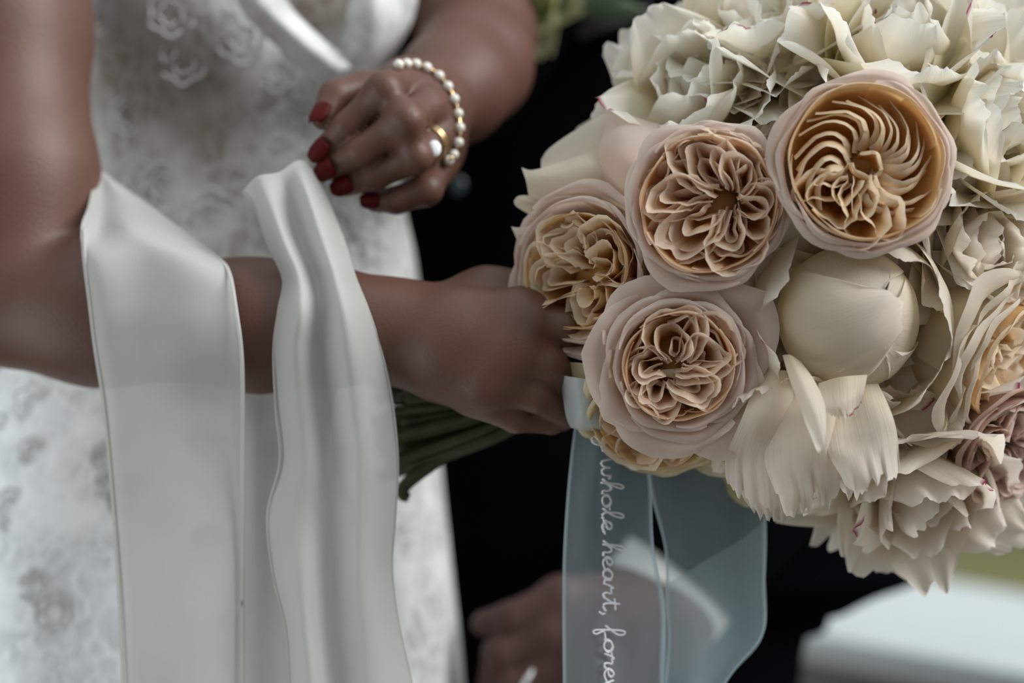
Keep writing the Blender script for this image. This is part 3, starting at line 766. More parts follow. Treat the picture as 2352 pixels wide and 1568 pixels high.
def ruffle(curve, top, H, lean=.0, curl=.1, nv=9, seed=0.0, wob=.02, n=22, warp=1.0, wseed=0.0, conv=.35):
    """standing folded petal inside a rose: plan curve (k,2), rim heights (k,), depth H, in flower units"""
    c = catmull(np.array(curve, float), n); h = catmull(np.array(top, float), n)
    for q in range(n):
        x0, y0 = c[q]
        c[q, 0] += warp * (nz(x0 * 2.2, y0 * 2.2, wseed) * .16 + nz(x0 * 6.5, y0 * 6.5, wseed + 4) * .05)
        c[q, 1] += warp * (nz(x0 * 2.2, y0 * 2.2, wseed + 11) * .16 + nz(x0 * 6.5, y0 * 6.5, wseed + 17) * .05)
        h[q] += warp * (nz(x0 * 3.5, y0 * 3.5, wseed + 23) * .10 + nz(x0 * 8, y0 * 8, seed) * .035)
    T = np.gradient(c, axis=0); T /= np.linalg.norm(T, axis=1)[:, None] + 1e-9
    Nn = np.stack([-T[:, 1], T[:, 0]], -1)
    V = []; UV = []
    for j in range(nv):
        v = j / (nv - 1)                      # 0 bottom, 1 rim
        sc = 1 - conv * (1 - v ** .7)              # sheets converge on the receptacle
        off = lean * v ** 1.5 + curl * max(0, (v - .72) / .28) ** 2
        for i in range(n):
            w = wob * nz(c[i, 0] * 6 + seed, c[i, 1] * 6, v * 2 + seed)
            p = c[i] * sc + Nn[i] * (off + w)
            z = h[i] - H * (1 - v) - curl * .55 * max(0, (v - .86) / .14) ** 2
            V.append((p[0], p[1], z)); UV.append((i / (n - 1), v))
    return np.array(V), grid_faces(nv, n), np.array(UV)

def frame(px, py, y, axis, spin=0.0):
    a = np.array(axis, float); a /= np.linalg.norm(a)
    x = np.array([1.0, 0, 0]); x -= a * (x @ a); x /= np.linalg.norm(x); yv = np.cross(a, x)
    c, s = math.cos(spin), math.sin(spin)
    x2 = x * c + yv * s; y2 = -x * s + yv * c
    return P(px, py, y), np.stack([x2, y2, a], 0)      # rows: local axes in world
def place(part, fr, scale=1.0):
    V, Fq, UV = part; c, B = fr
    return (V * scale) @ B + c, Fq, UV
def rotz(V, a):
    c, s = math.cos(a), math.sin(a); return V @ np.array([[c, s, 0], [-s, c, 0], [0, 0, 1]])
def tiltp(V, ax_phi, a):
    """tilt a petal about the tangent direction at azimuth ax_phi"""
    k = np.array([-math.sin(ax_phi), math.cos(ax_phi), 0]); c, s = math.cos(a), math.sin(a)
    return V * c + np.cross(k, V) * s + np.outer(V @ k, k) * (1 - c)

BCX, BCY, BRX, BRY = 1850, 630, 690, 740
def dome(px, py, bulge=.125):
    dx, dy = (px - BCX) / BRX, (py - BCY) / BRY; q = max(0.0, 1 - dx * dx - dy * dy)
    y = .075 - bulge * math.sqrt(q)
    ax = np.array([dx * .9, -(math.sqrt(q) + .12), -dy * .9]); return y, ax / np.linalg.norm(ax)

bouquet = tag(link('bouquet', None), 'round bridal bouquet of white peonies and blush garden roses held out in one hand', 'bouquet')
bouquet.location = (0, 0, 0)
COUNT = {'petal': 0, 'inner_petal': 0}
def emit(name, part, fr, scale, mat, parent, off=None):
    if off is not None:      # the folds converge away from the middle of the cup
        V0 = part[0].copy(); w = np.clip(1 - np.hypot(V0[:, 0], V0[:, 1]), 0, 1)
        V0[:, 0] += off[0] * w; V0[:, 1] += off[1] * w; part = (V0, part[1], part[2])
    V, Fq, UV = place(part, fr, scale)
    o = link(name, mesh(name, V, Fq, UV), mat, parent)
    COUNT[name] = COUNT.get(name, 0) + 1
    return o

def heart_part(name, fr, R, mat, label):
    """the receptacle cup in the middle of the flower; the flower's own mesh"""
    V, Fq = ball((0, 0, -.62), .40, 20, 12, s=(1, 1, .7))
    Vw, _, _ = place((V, Fq, np.zeros((len(V), 2))), fr, R)
    uv = np.zeros((len(Vw), 2)); uv[:, 1] = .15
    o = link(name, mesh(name, Vw, Fq, uv), mat, bouquet)
    tag(o, label)
    return o

def rose(px, py, R_px, axis=None, y=None, style='mixed', seed=1, rin=.66, H=.62, layers=3, m_out='rose_out', m_in='rose_in', label='', spin=0.0, guard=0, npl=5, flare0=.03, tip=.10, name='rose', sectors=5, rout=.90, flarel=.02, coff=(0, 0), fill_arcs=12):
    yd, ax = dome(px, py)
    y = yd if y is None else y; ax = ax if axis is None else np.array(axis, float)
    fr = frame(px, py, y, ax, spin); R = M(R_px, y)
    rr = random.Random(seed)
    ro = heart_part(name, fr, R, MT[m_in], label)
    K = rin
    # inner petals
    ws = seed * 1.37; Kc = K; K = K * 1.12
    def fold(a, wd, r0, r1, hh, k, dpt=.42, lean=0.0, curl=-.045):
        loc = [(r0, -wd * .5), ((r0 + r1) * .5, -wd), (r1 * .93, -wd * .75), (r1, 0), (r1 * .93, wd * .75), ((r0 + r1) * .5, wd), (r0, wd * .5)]
        loc = [(x + rr.uniform(-.03, .03), yy + rr.uniform(-.025, .025)) for x, yy in loc]
        pts = [(x * math.cos(a) - yy * math.sin(a), x * math.sin(a) + yy * math.cos(a)) for x, yy in loc]
        pts = [(x * min(1, K * .98 / (math.hypot(x, yy) + 1e-6)), yy * min(1, K * .98 / (math.hypot(x, yy) + 1e-6))) for x, yy in pts]
        tops = [hh - .12, hh + rr.uniform(-.04, .05), hh + rr.uniform(-.05, .02), hh - .05, hh + rr.uniform(-.03, .05), hh + rr.uniform(-.04, .05), hh - .12]
        emit('inner_petal', ruffle(pts, tops, dpt, lean=lean, curl=curl, seed=seed + k, wob=.03, n=26, wseed=ws), fr, R, MT[m_in], ro, coff)
    if style == 'swirl':
        n = 27
        for k in range(n):
            a = 2 * math.pi * k / n + rr.uniform(-.05, .05)
            am = a % 6.283
            if 3.5 < am < 5.1: continue
            r1 = K * rr.uniform(.90, 1.0); r0 = K * rr.uniform(.10, .30)
            pts = []
            for t in np.linspace(0, 1, 6):
                q = r0 + (r1 - r0) * t; aa = a - 1.15 * (1 - t) + .35 - .25 * math.sin(t * 3.1)
                pts.append((q * math.cos(aa), q * math.sin(aa)))
            dz = rr.uniform(-.05, .05)
            emit('inner_petal', ruffle(pts, [h + dz for h in (-.20, -.06, .0, .02, -.02, -.10)], .36, lean=.10 + rr.uniform(-.03, .03), curl=.05, seed=seed, wob=.008, wseed=ws, warp=.15, n=36), fr, R, MT[m_in], ro, coff)
        for k, (a, wd, r0, r1) in enumerate(((4.0, .22, .12, .92), (4.0, .10, .2, .6), (4.55, .20, .15, .97), (4.6, .09, .15, .62), (4.9, .15, .3, .95), (3.65, .16, .2, .95), (3.6, .07, .3, .7))):
            fold(a, wd, r0 * K, r1 * K, rr.uniform(-.05, .05), 40 + k)
        for k in range(5):
            a = rr.uniform(0, 6.28); q = K * .13
            pts = [(q * math.cos(a + t) * 1.2, q * math.sin(a + t)) for t in np.linspace(0, 2.2, 5)]
            emit('inner_petal', ruffle(pts, [-.06, .0, .02, 0, -.06], .25, lean=.02, curl=.05, seed=k, wob=.02), fr, R, MT[m_in], ro, coff)
    else:
        # quartered: nested folds in each sector, pressed against each other and crumpled
        for s_ in range(sectors):
            a = 2 * math.pi * s_ / sectors + rr.uniform(-.22, .22) + seed
            smax = K * math.sin(math.pi / sectors) * .95
            for q in range(4):
                f_ = (q + 1) / 4
                fold(a + rr.uniform(-.09, .09), smax * f_ * rr.uniform(.8, 1.1) * .85, K * rr.uniform(.06, .25), K * (.45 + .50 * f_) * rr.uniform(.93, 1.05), rr.uniform(-.10, .06), s_ * 7 + q, lean=rr.uniform(-.03, .03))
        for k in range(fill_arcs):      # arcs hugging the wall of the cup
            a = 2 * math.pi * k / fill_arcs + rr.uniform(-.2, .2); q = K * rr.uniform(.84, .99)
            pts = [((q + .03 * math.sin(t * 9)) * math.cos(a + t), (q + .03 * math.cos(t * 7)) * math.sin(a + t)) for t in np.linspace(-.42, .42, 5)]
            hh = rr.uniform(-.08, .03)
            emit('inner_petal', ruffle(pts, [hh - .08, hh, hh + .03, hh, hh - .08], .4, lean=rr.uniform(-.02, .05), curl=.05, seed=k, wseed=ws, conv=.2), fr, R, MT[m_in], ro, coff)
    # the rolled cup petals
    K = Kc
    for l in range(layers):
        Rl = K * 1.02 + (rout - K) * l / max(1, layers - 1)
        for k in range(npl):
            ph = 2 * math.pi * (k + .5 * (l % 2)) / npl + rr.uniform(-.15, .15)
            emit('petal', cup_petal(Rl, H * (1 + .18 * l), ph, 2 * math.pi / npl * rr.uniform(1.35, 1.7), flare=flare0 + flarel * l, curl=.022 + .012 * l, tip=tip * l * rr.uniform(.3, 1), seed=seed + l * 3 + k * 1.7,
                                    rimz=.03 - .08 * l + rr.uniform(-.03, .03), wav=.07 + .03 * l), fr, R, MT[m_in if l == 0 else m_out], ro)
    for k in range(guard):
        ph = 2 * math.pi * k / guard + rr.uniform(-.3, .3) + .4
        V, Fq, UV = petal_pts(1.25, .62, 1.5, .75, cup=.7, ruff=.08, notch=.02, tipcurl=.7, seed=seed + k, point=.3)
        V = rotz(V + np.array([0, 0, -H * 1.25]), ph)
        emit('petal', (V, Fq, UV), fr, R, MT[m_out], ro)
    return ro

def peony(px, py, R_px, axis=None, y=None, seed=1, mat='peony', label='', plan=None, name='peony', spin=0.0, sink=.55, ruff=.10, jag=.07, shells=None):
    """plan: list of rings (count, length, half width, angle0, angle1, cup, tipcurl)"""
    yd, ax = dome(px, py); y = yd if y is None else y; ax = ax if axis is None else np.array(axis, float)
    fr = frame(px, py, y, ax, spin); R = M(R_px, y); rr = random.Random(seed)
    po = heart_part(name, fr, R * .8, MT[mat], label)
    plan = plan or [(8, 1.30, .50, 1.30, 1.30, .45, .1), (7, 1.22, .54, 1.05, .85, .6, .1), (5, 1.12, .60, .80, .35, .8, 0.0), (4, 1.0, .58, .60, -.10, .9, -.1), (3, .90, .50, .4, -.5, 1.0, -.2)]
    for l, (n, Lg, wd, a0, a1, cup, tc) in enumerate(plan):
        for k in range(n):
            ph = 2 * math.pi * (k + .37 * l) / n + rr.uniform(-.25, .25)
            V, Fq, UV = petal_pts(Lg * rr.uniform(.86, 1.12), wd * rr.uniform(.85, 1.15), a0 + rr.uniform(-.08, .08), a1 + rr.uniform(-.22, .22), cup=cup * rr.uniform(.7, 1.2), ruff=ruff, notch=rr.uniform(0, .08),
                                  tipcurl=tc + rr.uniform(-.25, .25), seed=seed * 3.1 + l * 5 + k * 1.3, twist=rr.uniform(-.2, .2), jag=jag)
            V = rotz(V + np.array([.05, 0, -sink]), ph)
            emit('petal', (V, Fq, UV), fr, R, MT[mat], po)
    for (phd, rho, base, over, B, dx, dy, dz) in (shells or []):
        V, Fq, UV = shell_petal(rho, base, over, B, seed=seed + phd * .1)
        V = rotz(V, math.radians(phd)) + np.array([dx, dy, dz])
        emit('petal', (V, Fq, UV), fr, R, MT[mat], po)
    return po

# roses and peonies, each where it sits in the bouquet
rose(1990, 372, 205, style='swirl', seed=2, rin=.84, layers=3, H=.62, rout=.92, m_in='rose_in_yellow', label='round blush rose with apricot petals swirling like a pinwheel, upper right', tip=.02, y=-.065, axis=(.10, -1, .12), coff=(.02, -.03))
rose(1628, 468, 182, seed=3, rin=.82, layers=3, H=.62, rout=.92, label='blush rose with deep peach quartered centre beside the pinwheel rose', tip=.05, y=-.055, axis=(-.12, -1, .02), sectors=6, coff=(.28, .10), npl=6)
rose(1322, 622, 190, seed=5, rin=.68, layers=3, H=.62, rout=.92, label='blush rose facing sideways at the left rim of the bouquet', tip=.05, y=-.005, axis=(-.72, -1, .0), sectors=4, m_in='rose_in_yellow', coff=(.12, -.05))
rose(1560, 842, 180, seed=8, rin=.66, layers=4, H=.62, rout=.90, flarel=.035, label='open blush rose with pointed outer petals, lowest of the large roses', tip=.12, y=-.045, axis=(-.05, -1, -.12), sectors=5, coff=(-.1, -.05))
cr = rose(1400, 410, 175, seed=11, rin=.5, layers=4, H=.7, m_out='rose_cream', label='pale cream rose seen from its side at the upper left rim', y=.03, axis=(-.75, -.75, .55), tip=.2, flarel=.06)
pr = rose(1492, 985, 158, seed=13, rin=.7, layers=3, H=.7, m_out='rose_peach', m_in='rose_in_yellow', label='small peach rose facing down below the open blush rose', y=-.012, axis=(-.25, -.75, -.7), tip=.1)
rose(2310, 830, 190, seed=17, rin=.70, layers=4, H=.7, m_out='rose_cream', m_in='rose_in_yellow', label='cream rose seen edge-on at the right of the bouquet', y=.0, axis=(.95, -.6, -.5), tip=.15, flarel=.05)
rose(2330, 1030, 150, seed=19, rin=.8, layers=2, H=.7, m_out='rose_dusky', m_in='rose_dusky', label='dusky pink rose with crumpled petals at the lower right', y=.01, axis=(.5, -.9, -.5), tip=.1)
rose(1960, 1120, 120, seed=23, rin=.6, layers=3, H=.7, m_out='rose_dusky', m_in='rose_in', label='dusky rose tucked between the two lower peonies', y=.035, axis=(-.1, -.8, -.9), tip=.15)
# broad outer petals of the cream rose, spread to the upper left
def big_petal(rows_, mat, parent, nr=26, nc=22, wob=.003, jag=0.0):
    G, UV = sheet(rows_, nr, nc)
    for i in range(nr):
        for j in range(nc):
            G[i, j, 2] += jag * (nz(j * .45, G[0, 0, 0] * 90) + .6 * nz(j * 1.1, 5.5)) * max(0, 1 - i / (nr * .45)) ** 1.5
    for i in range(nr):
        for j in range(nc):
            p = G[i, j]; G[i, j, 1] += wob * nz(p[0] * 40, p[2] * 40, 3.3)
    UV = UV.copy(); UV[:, 1] = 1 - .5 * UV[:, 1]
    return link('petal', mesh('petal', G.reshape(-1, 3), grid_faces(nr, nc), UV), mat, parent)
big_petal([[(1243, 366, .050), (1262, 340, .046), (1320, 300, .044), (1390, 262, .046), (1412, 275, .050)],
           [(1244, 388, .030), (1290, 370, .026), (1350, 335, .022), (1420, 310, .022), (1450, 320, .026)],
           [(1262, 405, .024), (1320, 400, .018), (1390, 390, .012), (1450, 370, .010), (1500, 370, .02)],
           [(1320, 450, .040), (1370, 450, .036), (1430, 450, .034), (1490, 450, .034), (1520, 450, .04)]], MT['rose_cream'], cr)
big_petal([[(1198, 385, .040), (1225, 390, .030), (1290, 372, .024), (1350, 350, .020), (1392, 348, .020)],
           [(1208, 415, .026), (1250, 408, .016), (1300, 395, .010), (1360, 380, .004), (1405, 385, .004)],
           [(1215, 450, .030), (1265, 445, .018), (1320, 440, .010), (1380, 430, .006), (1430, 430, .008)],
           [(1232, 500, .04), (1290, 500, .03), (1340, 495, .024), (1400, 490, .022), (1450, 490, .024)]], MT['rose_cream'], cr)
big_petal([[(1392, 262, .040), (1430, 262, .024), (1480, 275, .014), (1530, 290, .012), (1560, 300, .02)],
           [(1385, 310, .016), (1420, 320, .000), (1455, 330, -.008), (1495, 335, -.010), (1530, 340, .0)],
           [(1375, 360, .006), (1410, 370, -.010), (1440, 380, -.018), (1470, 390, -.020), (1500, 400, -.012)],
           [(1390, 440, .004), (1420, 450, -.008), (1445, 455, -.014), (1470, 460, -.014), (1490, 470, -.008)]], MT['rose_out'], cr)
big_petal([[(1180, 462, .035), (1190, 450, .03), (1215, 449, .03), (1245, 455, .03)],
           [(1186, 474, .032), (1200, 465, .028), (1225, 465, .026), (1260, 475, .03)],
           [(1215, 492, .04), (1225, 490, .035), (1240, 490, .035), (1270, 500, .04)]], MT['rose_cream'], cr, 10, 10, .001)
big_petal([[(1174, 520, .03), (1185, 522, .024), (1210, 520, .02), (1240, 500, .02)],
           [(1188, 552, .03), (1200, 545, .024), (1225, 540, .02), (1250, 530, .02)],
           [(1200, 580, .04), (1215, 575, .035), (1235, 570, .03), (1260, 560, .03)]], MT['rose_cream'], cr, 10, 10, .001)
big_petal([[(1285, 835, .012), (1320, 832, .004), (1360, 838, .000), (1400, 850, .004)],
           [(1290, 870, .014), (1325, 872, .006), (1362, 878, .002), (1400, 890, .006)],
           [(1318, 905, .016), (1335, 907, .010), (1358, 900, .006), (1390, 905, .010)]], MT['rose_peach'], pr, 12, 12, .001)
# peonies
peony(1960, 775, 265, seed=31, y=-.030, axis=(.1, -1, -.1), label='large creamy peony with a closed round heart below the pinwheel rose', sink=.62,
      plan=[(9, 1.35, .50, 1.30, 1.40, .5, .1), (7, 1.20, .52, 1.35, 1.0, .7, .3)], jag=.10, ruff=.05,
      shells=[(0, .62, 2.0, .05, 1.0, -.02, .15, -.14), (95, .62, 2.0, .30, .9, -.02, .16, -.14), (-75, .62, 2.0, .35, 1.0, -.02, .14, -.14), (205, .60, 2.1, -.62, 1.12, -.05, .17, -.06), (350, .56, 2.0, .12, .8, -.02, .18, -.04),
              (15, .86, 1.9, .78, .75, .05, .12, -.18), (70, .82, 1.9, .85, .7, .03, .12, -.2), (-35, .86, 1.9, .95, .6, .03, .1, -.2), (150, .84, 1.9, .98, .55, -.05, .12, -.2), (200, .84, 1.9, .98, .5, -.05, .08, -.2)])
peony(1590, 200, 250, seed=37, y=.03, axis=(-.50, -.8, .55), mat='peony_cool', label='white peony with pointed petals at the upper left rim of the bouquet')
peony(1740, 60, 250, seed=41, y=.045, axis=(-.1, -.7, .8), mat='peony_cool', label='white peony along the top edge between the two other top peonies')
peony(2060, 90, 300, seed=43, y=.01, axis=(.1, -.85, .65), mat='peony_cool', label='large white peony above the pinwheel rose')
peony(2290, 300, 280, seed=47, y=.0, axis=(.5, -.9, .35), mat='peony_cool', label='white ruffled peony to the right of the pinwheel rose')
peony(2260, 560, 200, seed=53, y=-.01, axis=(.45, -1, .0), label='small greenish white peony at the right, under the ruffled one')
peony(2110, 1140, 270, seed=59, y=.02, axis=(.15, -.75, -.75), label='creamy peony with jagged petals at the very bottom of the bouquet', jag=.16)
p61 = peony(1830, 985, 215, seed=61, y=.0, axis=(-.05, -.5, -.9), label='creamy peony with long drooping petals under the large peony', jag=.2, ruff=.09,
      plan=[(8, 1.35, .52, 1.2, .95, .45, .15), (7, 1.30, .56, 1.0, .6, .55, .1), (6, 1.2, .56, .75, .3, .7, 0.0), (4, 1.0, .5, .5, .0, .9, 0)])
bigp = [
 ([[(1872, 1035, -.070), (1884, 1032, -.074), (1893, 1020, -.074)], [(1845, 960, -.066), (1868, 950, -.078), (1895, 935, -.072)], [(1815, 880, -.055), (1842, 872, -.066), (1872, 875, -.060)], [(1795, 815, -.04), (1815, 815, -.05), (1840, 830, -.045)]], .002),
 ([[(1905, 955, -.060), (1945, 960, -.066), (1980, 930, -.062)], [(1885, 925, -.058), (1935, 920, -.070), (1985, 895, -.060)], [(1880, 880, -.045), (1930, 865, -.058), (1990, 860, -.05)]], .003),
 ([[(1930, 1115, -.045), (1975, 1118, -.055), (2025, 1095, -.055), (2068, 1075, -.045)], [(1900, 1040, -.050), (1955, 1030, -.066), (2015, 1015, -.066), (2062, 1000, -.052)], [(1890, 960, -.040), (1940, 950, -.056), (1990, 930, -.056), (2035, 925, -.045)], [(1900, 880, -.02), (1940, 870, -.03), (1980, 865, -.03), (2010, 865, -.02)]], .006),
 ([[(1780, 1150, -.030), (1840, 1165, -.042), (1905, 1150, -.045), (1968, 1122, -.038)], [(1760, 1060, -.040), (1830, 1060, -.058), (1900, 1050, -.060), (1955, 1040, -.050)], [(1770, 950, -.040), (1825, 945, -.056), (1880, 940, -.056), (1930, 940, -.045)], [(1790, 860, -.02), (1830, 860, -.03), (1870, 860, -.03), (1900, 860, -.02)]], .007),
 ([[(1668, 1110, -.015), (1710, 1140, -.028), (1770, 1160, -.034), (1820, 1150, -.030)], [(1672, 1040, -.030), (1715, 1045, -.045), (1770, 1050, -.052), (1815, 1040, -.045)], [(1715, 930, -.040), (1750, 930, -.052), (1790, 930, -.054), (1820, 930, -.045)], [(1760, 850, -.03), (1780, 850, -.04), (1800, 850, -.04), (1820, 850, -.03)]], .006),
 ([[(1730, 1190, -.005), (1765, 1186, -.015), (1810, 1188, -.018), (1850, 1165, -.012)], [(1700, 1120, -.012), (1755, 1120, -.026), (1810, 1110, -.030), (1850, 1100, -.02)], [(1720, 1040, -.01), (1760, 1040, -.02), (1800, 1040, -.02), (1840, 1040, -.01)]], .007)]
for rws_, jg in bigp:
    flat_ = [[(x, y_, (z_ - r_[0][2]) * .45 + r_[0][2] - .004) for x, y_, z_ in r_] for r_ in rws_]
    big_petal(flat_, MT['peony'], p61, 30, 30, .012, jg * 1.3)
peony(2330, 130, 230, seed=67, y=.05, axis=(.6, -.6, .6), mat='peony_cool', label='bright white peony at the top right corner')

# the hidden body of the bouquet: a domed mass of petals that fills the gaps
parts = []
for k in range(150):
    th = rnd.uniform(0, 6.283); q = math.sqrt(rnd.uniform(0, .58)); px, py = BCX + BRX * q * math.cos(th) * .92, BCY + BRY * q * math.sin(th) * .88
    yd, ax = dome(px, py)
    fr = frame(px, py, yd + .035, ax, rnd.uniform(0, 6.28))
    V, Fq, UV = petal_pts(1.0, .5, 1.0, .9, cup=.7, ruff=.08, seed=k, nu=11, nv=11)
    V = V - np.array([.5, 0, .5])
    parts.append(place((V, Fq, UV), fr, .045))
V_, F_, U_ = join(parts)
tag(link('filler_petals', mesh('filler_petals', V_, F_, U_), MT['peony'], bouquet), kind='stuff')
V, Fq = ball((0, 0, 0), 1, 40, 24, s=(M(BRX, .06) * .72, .060, M(BRY, .06) * .70)); V = V + P(BCX, BCY, .075)
link('moss_ball', mesh('moss_ball', V, Fq), MT['stem'], bouquet)

# stems gathered in the hand, fanning out to the lower left
for k in range(46):
    a = k * 2.39996; q = math.sqrt(k / 46) * .020
    o1 = np.array([0, math.cos(a) * q, math.sin(a) * q]); sp = 1.0 + .9 * rnd.random()
    tipx = 905 + rnd.uniform(-50, 45); tipy = 985 + (math.sin(a) * q / .020) * -118 + rnd.uniform(-18, 18)
    pth = [P(1700, 700, .09) + o1 * 2, P(1420, 800, .075) + o1 * 1.2, P(1290, 850, .060) + o1, P(1130, 930, .075) + o1 * 1.1, P(tipx, tipy, .10 + math.cos(a) * q * 1.4)]
    V, Fc = tube(pth, [.0028, .0030, .0030, .0032, .0030 + rnd.uniform(0, .0008)], 8, 40)
    link('stem', mesh('stem', V, Fc), MT['stem'], bouquet)
pth = [P(1250, 880, .07), P(1110, 985, .075), P(1000, 1060, .08), P(935, 1110, .085), P(925, 1135, .085), P(940, 1143, .085)]
V, Fc = tube(pth, [.004, .0045, .0042, .0040, .0036, .0028], 10, 50); link('stem', mesh('stem', V, Fc), MT['stem'], bouquet)
# leaves stripped short below the hand
for (x0, y0, x1, y1, w) in ((1150, 960, 920, 905, .010), (1120, 975, 930, 985, .009), (1080, 980, 940, 1060, .008)):
    a_, b_ = P(x0, y0, .075), P(x1, y1, .09); t = (b_ - a_); up = np.array([0, 0, 1.0]); V = []; UV = []
    for j in range(16):
        v = j / 15; ww = w * math.sin(math.pi * (v * .9 + .05)) ** .8
        for i in range(5):
            u = i / 4 * 2 - 1; V.append(a_ + t * v + up * (ww * u) + np.array([0, -.004 * (1 - u * u) + .004 * math.sin(v * 5), 0])); UV.append((u, v))
    o = link('leaf', mesh('leaf', V, grid_faces(16, 5)), MT['stem'], bouquet); md = o.modifiers.new('thickness', 'SOLIDIFY'); md.thickness = .0005

# ---------------------------------------------------------------- ribbons
A = [[(222, 388, .125), (232, 392, .125), (243, 398, .125), (262, 414, .125), (300, 440, .125)],
     [(205, 470, .085), (236, 462, .100), (290, 462, .090), (370, 500, .085), (430, 535, .085)],
     [(188, 520, .045), (232, 530, .062), (300, 520, .040), (410, 552, .040), (505, 590, .045)],
     [(190, 590, .028), (228, 585, .020), (320, 580, .018), (430, 595, .008), (532, 628, .012)],
     [(203, 700, .022), (240, 700, .010), (335, 700, .008), (440, 700, .000), (548, 715, .002)],
     [(215, 800, .024), (250, 800, .012), (345, 800, .010), (450, 800, .002), (560, 810, .004)],
     [(235, 930, .028), (268, 930, .018), (355, 930, .016), (460, 930, .016), (563, 930, .012)],
     [(252, 1100, .034), (285, 1100, .024), (370, 1100, .020), (465, 1100, .020), (562, 1100, .022)],
     [(266, 1300, .036), (300, 1300, .026), (380, 1300, .022), (470, 1300, .022), (562, 1300, .030)],
     [(278, 1568, .036), (312, 1568, .026), (388, 1568, .022), (475, 1568, .022), (562, 1568, .030)],
     [(292, 1950, .036), (330, 1950, .026), (400, 1950, .022), (490, 1950, .022), (565, 1950, .030)]]
ra_ = cloth('silk_ribbon', A, MT['satin'], nr=170, nc=60, wob=.003, freq=22)
tag(ra_, 'wide flat ivory silk ribbon draped over the bent forearm near the elbow', 'ribbon', None)
# stitched hem lines
for side, offx in ((0, 6), (-1, -6)):
    pth = [P(r[side][0] + offx, r[side][1], r[side][2] - .0045) for r in A[2:]]
    V, Fc = tube(pth, .0009, 6, 120); link('rolled_hem', mesh('rolled_hem', V, Fc), MT['satin'], ra_)
Bc = [[(556, 440, .045), (590, 405, .035), (640, 395, .040), (690, 368, .050), (742, 398, .070)],
      [(585, 480, .040), (620, 470, .028), (665, 455, .038), (705, 430, .030), (752, 450, .055)],
      [(612, 560, .035), (650, 550, .020), (690, 545, .032), (735, 525, .018), (792, 550, .040)],
      [(648, 640, .025), (685, 635, .008), (725, 630, .020), (765, 620, .004), (818, 635, .022)],
      [(638, 710, .012), (690, 710, -.006), (735, 705, .008), (785, 700, -.008), (846, 705, .010)],
      [(626, 800, .010), (680, 800, -.004), (738, 795, .006), (800, 795, -.010), (874, 790, .010)],
      [(630, 930, .014), (690, 930, .000), (750, 925, .010), (815, 920, -.006), (902, 915, .014)],
      [(640, 1060, .018), (700, 1060, .004), (765, 1060, .014), (830, 1055, -.002), (916, 1060, .018)],
      [(612, 1180, .020), (690, 1185, .008), (765, 1190, .018), (830, 1190, .002), (910, 1190, .020)],
      [(625, 1320, .022), (690, 1320, .006), (760, 1320, .020), (830, 1320, .004), (903, 1310, .022)],
      [(655, 1450, .022), (700, 1450, .006), (762, 1450, .020), (840, 1450, .004), (920, 1440, .022)],
      [(665, 1600, .022), (715, 1600, .006), (775, 1600, .020), (850, 1600, .004), (955, 1600, .022)],
      [(690, 1950, .022), (735, 1950, .006), (800, 1950, .020), (880, 1950, .004), (1020, 1950, .022)]]
rb_ = cloth('silk_ribbon', Bc, MT['satin_sheer'], nr=190, nc=70, wob=.004, freq=30)
tag(rb_, 'gathered ivory silk ribbon hanging over the forearm below the red nails', 'ribbon')
C_ = [[(520, 820, .110), (600, 820, .110), (700, 820, .110), (800, 820, .110)],
      [(530, 960, .085), (590, 960, .075), (660, 960, .085), (760, 960, .085)],
      [(545, 1150, .070), (590, 1150, .060), (650, 1150, .075), (740, 1150, .070)],
      [(550, 1350, .065), (600, 1350, .060), (660, 1350, .070), (750, 1350, .065)],
      [(552, 1600, .065), (600, 1600, .060), (670, 1600, .070), (760, 1600, .065)],
      [(555, 1950, .065), (600, 1950, .060), (680, 1950, .070), (780, 1950, .065)]]
rc_ = cloth('silk_ribbon', C_, MT['satin_sheer'], nr=90, nc=40, wob=.003)
tag(rc_, 'plain ivory ribbon tail hanging behind the forearm, between the two draped ribbons', 'ribbon')
for r_, nm in ((rb_, Bc),):
    for side, offx in ((0, 3), (-1, -3)):
        pth = [P(r[side][0] + offx, r[side][1], r[side][2] - .0008) for r in nm[0:]]
        V, Fc = tube(pth, .0008, 6, 140); link('rolled_hem', mesh('rolled_hem', V, Fc), MT['satin'], r_)

Dp = [[(1335, 900, .030), (1380, 900, .026), (1430, 905, .030), (1475, 910, .030)],
      [(1318, 990, .028), (1372, 990, .016), (1425, 1000, .030), (1485, 1010, .024)],
      [(1303, 1120, .024), (1365, 1120, .010), (1425, 1120, .026), (1497, 1120, .020)],
      [(1294, 1260, .024), (1362, 1260, .012), (1425, 1260, .024), (1503, 1260, .018)],
      [(1292, 1400, .024), (1362, 1400, .014), (1428, 1400, .022), (1528, 1400, .018)],
      [(1293, 1568, .024), (1365, 1568, .014), (1430, 1568, .022), (1524, 1568, .020)],
      [(1296, 1900, .024), (1370, 1900, .014), (1440, 1900, .022), (1520, 1900, .020)]]
org = cloth('organza_ribbon', Dp, MT['organza'], nr=120, nc=70, wob=.006, freq=55, thick=0)
tag(org, 'sheer pale blue organza ribbon with white handwriting hanging below the bouquet', 'ribbon')
